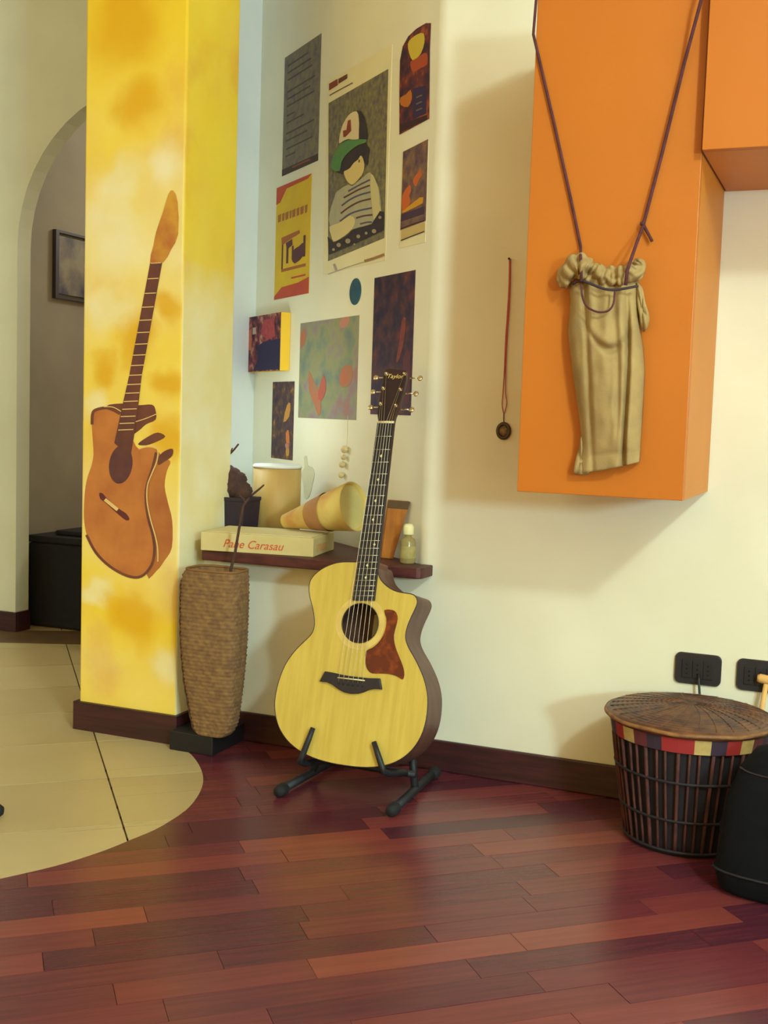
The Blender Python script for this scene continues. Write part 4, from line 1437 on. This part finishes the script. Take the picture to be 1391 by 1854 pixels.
def puff(name, cx, cy, rx, ry, rd, seed, parent, tilt=0.0, folds=6):
    rings = []
    for i in range(11):
        t = math.pi * i / 10
        ring = []
        for j in range(28):
            a = 2 * math.pi * j / 28
            k = 1 + 0.13 * math.sin(folds * a + seed) * math.sin(t) + 0.12 * noise.noise(Vector((math.cos(a) * 1.7 + seed, math.sin(a) * 1.7, t * 1.4)))
            ex = rx * math.sin(t) * math.cos(a) * k + 1e-3 * math.cos(a)
            ey = ry * math.cos(t)
            ex, ey = ex * math.cos(tilt) - ey * math.sin(tilt), ex * math.sin(tilt) + ey * math.cos(tilt)
            p = K1(cx + ex, cy + ey)
            dd = rd * math.sin(t) * math.sin(a) * k + 1e-3 * math.sin(a)
            ring.append(p + Vector((0, -dd - rd * 0.55, 0)))
        rings.append(ring)
    loft(name, rings, CLOTH, parent)


fr = [(120, 470, 52), (128, 400, 78), (175, 340, 98), (235, 318, 92), (290, 345, 82), (350, 378, 78), (420, 392, 72), (490, 388, 70), (555, 380, 72), (610, 345, 78), (640, 300, 72), (652, 262, 52)]
cpts = catmull([Vector(p) for p in fr], 9)
rings = []
for i_, p in enumerate(cpts):
    d_ = cpts[min(i_ + 1, len(cpts) - 1)] - cpts[max(i_ - 1, 0)]
    d_ = Vector((d_.x, d_.y, 0)).normalized()
    nr_ = Vector((-d_.y, d_.x, 0))
    ends = math.sin(math.pi * min(1.0, max(0.0, (i_ + 0.6) / (len(cpts) + 0.2)))) ** 0.25
    ring = []
    for j_ in range(30):
        a = 2 * math.pi * j_ / 30
        wr = 0.10 - 0.55 * (0.35 - min(0.35, abs(noise.noise(Vector((i_ * 0.12, math.cos(a) * 0.8 + 5.3, math.sin(a) * 0.8)))))) + 0.30 * noise.noise(Vector((i_ * 0.09 + 3.0, math.cos(a) * 0.9, math.sin(a) * 0.9))) - 0.25 * g1(i_, 37, 1.6) - 0.2 * g1(i_, 62, 1.8) - 0.2 * g1(i_, 25, 1.3)
        rr_ = p.z * ends * (1 + wr)
        q_px = Vector((p.x, p.y, 0)) + nr_ * rr_ * math.cos(a)
        dd = 0.030 * ends * (1 + wr * 1.3) * (1 + math.sin(a)) - 0.004
        ring.append(K1(q_px.x, q_px.y, max(dd, -0.008)))
    rings.append(ring)
loft('gathered_frill', rings, CLOTH, bag)
for nm, pts, dd in (('side_flap', ((628, 430), (672, 470), (690, 560), (720, 672), (708, 740), (680, 778), (660, 740), (646, 660), (630, 560)), 0.022),
                    ('hem_corner', ((246, 1500), (226, 1590), (204, 1660), (190, 1762), (240, 1776), (300, 1760), (290, 1650)), 0.010)):
    lp_ = catmull([Vector((a, b, 0)) for a, b in pts], 3, True)
    n_ = len(lp_)
    cxm, cym = sum(p.x for p in lp_) / n_, sum(p.y for p in lp_) / n_
    rings = []
    for kk, dz_ in ((1.0, 0.0), (0.97, dd * 0.6), (0.6, dd), (0.2, dd * 0.75)):
        rings.append([K1(cxm + (p.x - cxm) * kk, cym + (p.y - cym) * kk, dz_ + (0.004 * math.sin(p.x * 0.11) if kk < 1 else 0)) for p in lp_])
    loft(nm, rings, CLOTH, bag)
dk = [K1(x, y, d) for x, y, d in ((185, 440, 0.04), (240, 418, 0.052), (310, 440, 0.06), (390, 472, 0.062), (470, 482, 0.06), (560, 470, 0.056), (640, 455, 0.044))]
tube('draw_cord', catmull(dk, 4), 0.0028, mat('draw_cord', (60, 46, 54), rough=0.9), bag, sides=7)
lpc = [K1(x, y, d) for x, y, d in ((243, 440, 0.055), (248, 520, 0.056), (275, 590, 0.062), (330, 628, 0.066), (390, 638, 0.067), (440, 622, 0.066), (468, 575, 0.064), (478, 490, 0.062))]
tube('cord_loop', catmull(lpc, 4), 0.0022, CORD, bag, sides=7)
yb_ = C_Y - 0.006
s_l = [on(x, y, 1, yb_) for x, y in ((961.5, -6), (966, 62), (1004, 225), (1036, 370), (1052, 448))] + [K1(238, 240, 0.04), K1(242, 330, 0.062), K1(243, 425, 0.06)]
s_l[0] = Vector((C_X0 - 0.002, C_Y - 0.003, s_l[0].z))
top_l = [Vector((C_X0 - 0.003, -0.2, C_Z1 + 0.004)), Vector((C_X0 - 0.002, C_Y - 0.002, C_Z1 + 0.003))]
tube('hanging_cord', top_l + s_l, 0.0032, CORD, bag, sides=8)
s_r = [Vector((C_X1 + 0.002, C_Y - 0.032, C_Z1 + 0.003))] + [on(x, y, 1, C_Y - 0.034) for x, y in ((1267.5, 10),)] + [on(x, y, 1, yb_ - 0.004) for x, y in ((1240, 112), (1198, 282), (1165, 408))] + [K1(632, 150, 0.02), K1(592, 265, 0.05), K1(564, 350, 0.064), K1(552, 450, 0.062)]
tube('hanging_cord', s_r, 0.0036, CORD, bag, sides=8)
kn = [on(x, y, 1, yb_ - 0.006) for x, y in ((1164, 405), (1170, 416), (1176, 427), (1181, 437))]
tube('cord_end', kn, [0.004, 0.0034, 0.003, 0.0032], CORD, bag, sides=8)
c_ = kn[0]
lathe('knot', [(0, -0.006), (0.005, -0.003), (0.006, 0), (0.005, 0.003), (0, 0.006)], c_, CORD, bag, sides=10)

# ------------------------------------------------------------------ pendant on a red ribbon
pe = thing('pendant_necklace', 'thin red ribbon with a round dark medallion hanging on the wall left of the cabinet', 'necklace', on(911, 795, 1, -0.01))
RIB = mat('red_ribbon', (186, 92, 70), (170, 80, 76), rough=0.8, scale=40)
K2 = lambda x, y, d=0.006: on(880 + x / 5.0125, 450 + y / 5.0125, 1, -d)
for off_, nm in ((0, 'ribbon'), (1, 'ribbon')):
    pts = [K2(*p) for p in (((218, 100), (214, 300), (200, 560), (182, 800), (170, 1080), (156, 1300), (148, 1420), (160, 1490)) if off_ == 0 else ((220, 100), (218, 320), (208, 560), (192, 800), (180, 1080), (178, 1300), (190, 1400), (170, 1492)))]
    tube(nm, catmull(pts, 3), [0.0026 - 0.0013 * min(1, k / 16) for k in range(22)], RIB, pe, sides=6)
lathe('nail', [(0.0, -0.011), (0.003, -0.010), (0.003, -0.008), (0.0012, -0.008), (0.0012, 0.009)], K2(219, 96, 0.009), mat('nail', (90, 60, 60), rough=0.4, metal=1.0), pe, sides=10, axis=(0, 1, 0))
mc = K2(160, 1655, 0.006)
ringp = [mc + Vector((0.0155 * math.cos(a), 0, 0.0185 * math.sin(a))) for a in [k * math.pi / 14 for k in range(28)]]
tube('medallion_ring', ringp, 0.0048, mat('medallion_dark', (66, 54, 50), (82, 70, 56), rough=0.45, metal=0.5, scale=60), pe, sides=8, closed=True)
lathe('medallion_centre', [(0.0, -0.002), (0.012, -0.0015), (0.012, 0.0015), (0, 0.002)], mc, mat('medallion_in', (150, 112, 66), (96, 86, 70), rough=0.6, scale=120), pe, sides=20, axis=(0, 1, 0))
tube('bail', [mc + Vector((0, 0, 0.017)), K2(163, 1530), K2(164, 1490)], 0.0014, CORD, pe, sides=6)

# ------------------------------------------------------------------ wall sockets
SOC = mat('socket_black', (34, 30, 38), (28, 26, 32), rough=0.45, scale=30)
SOC2 = mat('socket_insert', (20, 20, 26), rough=0.5)


def socket(x0, label, plugged):
    w_, h_ = 0.111, 0.077
    z0_ = 0.315
    e = thing('wall_socket', label, 'socket', (x0 + w_ / 2, 0, z0_), 'black wall sockets above the drum')
    rr = 0.014

    def rrect(ix, y):
        pts = []
        for cx, cz, a0__ in ((x0 + w_ - rr, z0_ + h_ - rr, 0), (x0 + rr, z0_ + h_ - rr, 90), (x0 + rr, z0_ + rr, 180), (x0 + w_ - rr, z0_ + rr, 270)):
            for k in range(6):
                a = math.radians(a0__ + 18 * k)
                pts.append(Vector((cx + (rr - ix) * math.cos(a), y, cz + (rr - ix) * math.sin(a))))
        return pts
    loft('cover_plate', [rrect(0, -0.0005), rrect(0, -0.006), rrect(0.003, -0.010)], SOC, e, smooth=False)
    for k in range(3):
        xa = x0 + 0.018 + k * 0.0255
        box('outlet_module', (xa, -0.0125, z0_ + 0.016), (xa + 0.0235, -0.0098, z0_ + h_ - 0.016), SOC2, e, bevel=0.001)
        for q in (-0.011, 0, 0.011):
            lathe('pin_hole', [(0.0, 0.0004), (0.0024, 0.0003), (0.0024, 0)], (xa + 0.0118, -0.0126, z0_ + h_ / 2 + q), mat('hole_black', (8, 8, 10), rough=0.9), e, sides=10, axis=(0, -1, 0))
    if plugged:
        tube('cable', [(x0 + 0.06, -0.016, z0_ + 0.03), (x0 + 0.062, -0.024, z0_ + 0.012), (x0 + 0.07, -0.024, z0_ - 0.06), (x0 + 0.072, -0.02, 0.09)], 0.003, SOC, e, sides=8)


socket(-0.402, 'black wall socket directly above the back of the drum', True)
socket(-0.255, 'black wall socket cut by the right edge of the photo', False)

# ------------------------------------------------------------------ drum
dcx, dcy = -0.333, -0.212
DZ = 0.292
dr = thing('drum', 'dark hand drum with a woven lid and a striped cloth band, against the wall', 'drum', (dcx, dcy, 0))
DBODY = mat('drum_body', (28, 20, 28), (20, 15, 22), rough=0.7, scale=20)
DROD = mat('drum_rope', (92, 44, 36), (62, 32, 32), rough=0.8, scale=30)
LID = mat('drum_lid', (112, 70, 42), (58, 32, 34), rough=0.38, scale=26, detail=7, bump=0.4, bscale=90)


def dprof(z):
    t = z / DZ
    return 0.132 + 0.045 * t ** 1.3 + 0.006 * math.sin(math.pi * t)


lathe('shell', [(0.0, 0.0)] + [(dprof(z) - 0.006, z) for z in [DZ * k / 14 for k in range(15)]] + [(0, DZ)], (dcx, dcy, 0), DBODY, dr, sides=56)
for k in range(44):
    a = 2 * math.pi * k / 44
    jt = 0.02 * math.sin(k * 2.3)
    pts = [Vector((dcx + (dprof(z)) * math.cos(a + jt * z / DZ), dcy + (dprof(z)) * math.sin(a + jt * z / DZ), z)) for z in [0.012 + (DZ - 0.06) * q / 6 for q in range(7)]]
    tube('lacing_rope', pts, 0.0030 if k % 3 else 0.0042, DROD, dr, sides=6)
for z in (0.012, 0.085, 0.175):
    tube('hoop', [Vector((dcx + (dprof(z) + 0.002) * math.cos(a), dcy + (dprof(z) + 0.002) * math.sin(a), z)) for a in [q * math.pi / 28 for q in range(56)]], 0.0036, DBODY, dr, sides=7, closed=True)
cols = [mat('band_red', (150, 36, 36), rough=0.85, scale=40), mat('band_cream', (188, 162, 98), (170, 144, 88), rough=0.85, scale=40), mat('band_dark', (52, 34, 52), rough=0.85, scale=40), mat('band_plum', (98, 38, 44), rough=0.85, scale=40)]
NB = 32
for k in range(NB):
    a0_ = 2 * math.pi * k / NB
    a1_ = 2 * math.pi * (k + 1) / NB
    zz0, zz1 = DZ - 0.046, DZ - 0.004
    v = []
    for a in (a0_, (a0_ + a1_) / 2, a1_):
        for z, dr_ in ((zz0, 0.0045), (zz1, 0.007)):
            v.append((dcx + (dprof(z) + dr_) * math.cos(a), dcy + (dprof(z) + dr_) * math.sin(a), z))
    v += [((p[0] - dcx) * 0.975 + dcx, (p[1] - dcy) * 0.975 + dcy, p[2]) for p in v]
    fs = [(0, 2, 3, 1), (2, 4, 5, 3), (6, 7, 9, 8), (8, 9, 11, 10), (0, 6, 8, 2), (2, 8, 10, 4), (1, 3, 9, 7), (3, 5, 11, 9), (0, 1, 7, 6), (4, 10, 11, 5)]
    mk('band_patch', v, fs, cols[(0, 1, 2, 0, 1, 3, 2, 0)[k % 8]], dr)
# woven lid: coils rising slightly to the middle
prof = [(0.186, DZ - 0.012), (0.190, DZ - 0.004), (0.188, DZ + 0.002)]
nc = 17
for k in range(nc * 4):
    t = k / (nc * 4)
    r_ = 0.186 * (1 - t)
    prof.append((r_, DZ + 0.003 + 0.022 * (1 - (r_ / 0.186) ** 2) + 0.0016 * abs(math.sin(math.pi * nc * t))))
prof.append((0, DZ + 0.0255))
lathe('woven_lid', prof, (dcx, dcy, 0), LID, dr, sides=64)
ring = []
for q in range(64):
    a = q * math.pi / 32
    ring.append(Vector((dcx + 0.189 * math.cos(a), dcy + 0.189 * math.sin(a), DZ - 0.003 + 0.001 * math.sin(9 * a))))
tube('lid_rim', ring, 0.0048, mat('lid_rim', (150, 104, 54), (112, 70, 40), rough=0.6, scale=40), dr, sides=8, closed=True)
# spokes of the weave
for k in range(28):
    a = 2 * math.pi * k / 28
    pts = []
    for q in range(6):
        r_ = 0.18 - 0.165 * q / 5
        pts.append(Vector((dcx + r_ * math.cos(a + 0.25 * q / 5), dcy + r_ * math.sin(a + 0.25 * q / 5), DZ + 0.0045 + 0.022 * (1 - (r_ / 0.186) ** 2))))
    tube('lid_spoke', pts, 0.0011, LID, dr, sides=5)

# mallet standing behind the drum
MAL = mat('mallet_wood', (226, 176, 104), (212, 160, 92), rough=0.6, scale=20)
m_t = on(1389, 1231, 1, -0.024)
ma = thing('wooden_mallet', 'pale wooden mallet standing behind the drum at the right edge', 'mallet', (m_t.x - 0.035, -0.06, 0))
tube('handle', [(m_t.x - 0.035, -0.06, 0.001), (m_t.x - 0.018, -0.042, m_t.z * 0.5), m_t], 0.0062, MAL, ma, sides=10)
tube('head', [m_t + Vector((-0.022, 0, 0.002)), m_t + Vector((-0.016, 0, 0.002)), m_t + Vector((0.02, 0, -0.002)), m_t + Vector((0.026, 0, -0.002))], [0.008, 0.011, 0.011, 0.008], MAL, ma, sides=14)

# black soft bag at the right edge, before the drum
BAGB = mat('black_nylon', (12, 12, 18), (8, 8, 13), rough=0.9, spec=0.2, scale=40, bump=0.2)
bb = thing('black_bag', 'black soft bag standing on the parquet at the lower right corner beside the drum', 'bag', (0.05, -0.44, 0))
rings = []
for z, x0_, x1_, y0_, y1_ in ((0.0, -0.205, 0.36, -0.52, -0.37), (0.012, -0.225, 0.38, -0.535, -0.36), (0.05, -0.232, 0.39, -0.54, -0.357), (0.13, -0.228, 0.385, -0.54, -0.357), (0.20, -0.216, 0.375, -0.53, -0.36), (0.255, -0.195, 0.36, -0.515, -0.365), (0.295, -0.165, 0.34, -0.49, -0.385), (0.318, -0.10, 0.30, -0.465, -0.41), (0.322, -0.05, 0.26, -0.445, -0.43)):
    cx, cy, hx_, hy_ = (x0_ + x1_) / 2, (y0_ + y1_) / 2, (x1_ - x0_) / 2, (y1_ - y0_) / 2
    ring = []
    for s in range(48):
        a = 2 * math.pi * s / 48
        k = (abs(math.cos(a)) ** 4 + abs(math.sin(a)) ** 4) ** -0.25
        wob = 1 + 0.015 * math.sin(7 * a + z * 40)
        ring.append(Vector((cx + hx_ * k * wob * math.cos(a), cy + hy_ * k * wob * math.sin(a), z)))
    rings.append(ring)
loft('shell', rings, BAGB, bb)
tube('seam_piping', [p + Vector((0, 0, 0.0)) + (p - Vector((0.1, -0.41, p.z))).normalized() * 0.001 for p in rings[2]], 0.003, mat('piping', (20, 19, 25), rough=0.6), bb, sides=6, closed=True)
hp_ = [Vector((0.02, -0.437, 0.318)), Vector((0.05, -0.437, 0.35)), Vector((0.12, -0.437, 0.365)), Vector((0.19, -0.437, 0.35)), Vector((0.22, -0.437, 0.318))]
tube('carry_handle', catmull(hp_, 4), 0.008, BAGB, bb, sides=8)
tube('zip', [rings[5][s] + Vector((0, 0, 0)) for s in range(26, 46)], 0.0022, mat('zip', (40, 32, 34), rough=0.4), bb, sides=6)

# ------------------------------------------------------------------ hallway
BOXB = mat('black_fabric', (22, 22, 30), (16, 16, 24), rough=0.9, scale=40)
h0 = on(46, 1140, 2, 0.0)
hy = 1.06
bl_ = thing('black_chest', 'black chest standing in the dim hallway beyond the arch', 'chest', (-2.93, hy + 0.2, 0))
zt_ = on(100, 972, 1, hy).z
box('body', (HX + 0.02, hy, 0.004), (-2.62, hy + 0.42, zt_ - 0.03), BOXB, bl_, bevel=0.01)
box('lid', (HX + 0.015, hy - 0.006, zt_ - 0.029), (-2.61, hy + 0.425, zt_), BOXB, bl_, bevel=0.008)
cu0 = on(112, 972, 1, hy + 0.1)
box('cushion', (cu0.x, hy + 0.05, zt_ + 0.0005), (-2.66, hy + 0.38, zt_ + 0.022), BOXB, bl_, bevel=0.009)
# picture on the left wall of the hall
q = [on(x, y, 0, HX) for x, y in ((95, 415), (160, 431), (158, 549), (94, 540))]
y0_, y1_ = (q[0].y + q[3].y) / 2, (q[1].y + q[2].y) / 2
z1_, z0_ = (q[0].z + q[1].z) / 2, (q[2].z + q[3].z) / 2
hp_ = thing('hall_picture', 'dark framed picture on the hallway wall seen through the arch', 'picture', (HX, (y0_ + y1_) / 2, z0_))
FRM = mat('frame_dark', (58, 44, 52), rough=0.5)
fw_ = 0.022
box('picture_print', (HX + 0.002, y0_ + fw_, z0_ + fw_), (HX + 0.012, y1_ - fw_, z1_ - fw_), mat('hall_print', (150, 138, 110), (60, 52, 76), rough=0.6, scale=9, detail=6), hp_)
box('frame_rail', (HX + 0.001, y0_, z0_), (HX + 0.02, y0_ + fw_, z1_), FRM, hp_)
box('frame_rail', (HX + 0.001, y1_ - fw_, z0_), (HX + 0.02, y1_, z1_), FRM, hp_)
box('frame_rail', (HX + 0.001, y0_ + fw_, z0_), (HX + 0.02, y1_ - fw_, z0_ + fw_ * 0.5), FRM, hp_)
box('frame_rail', (HX + 0.001, y0_ + fw_, z1_ - fw_ * 0.5), (HX + 0.02, y1_ - fw_, z1_), FRM, hp_)

# black foot of a stand at the left edge
fo = on(1, 1480, 2, 0.0)
fs_ = thing('stand_foot', 'black rubber foot of a stand at the left edge on the tiles', 'stand foot', (fo.x, fo.y, 0))
dirv = Vector((-0.9, -0.42, 0)).normalized()
f0 = Vector((fo.x, fo.y, 0.016))
tube('rubber_tip', [f0 + dirv * -0.006, f0 + dirv * 0.002, f0 + dirv * 0.03, f0 + dirv * 0.05], [0.009, 0.0145, 0.015, 0.013], RUB, fs_, sides=14)
tube('tube_leg', [f0 + dirv * 0.045, f0 + dirv * 0.25 + Vector((0, 0, 0.05))], 0.010, BLK, fs_, sides=12)
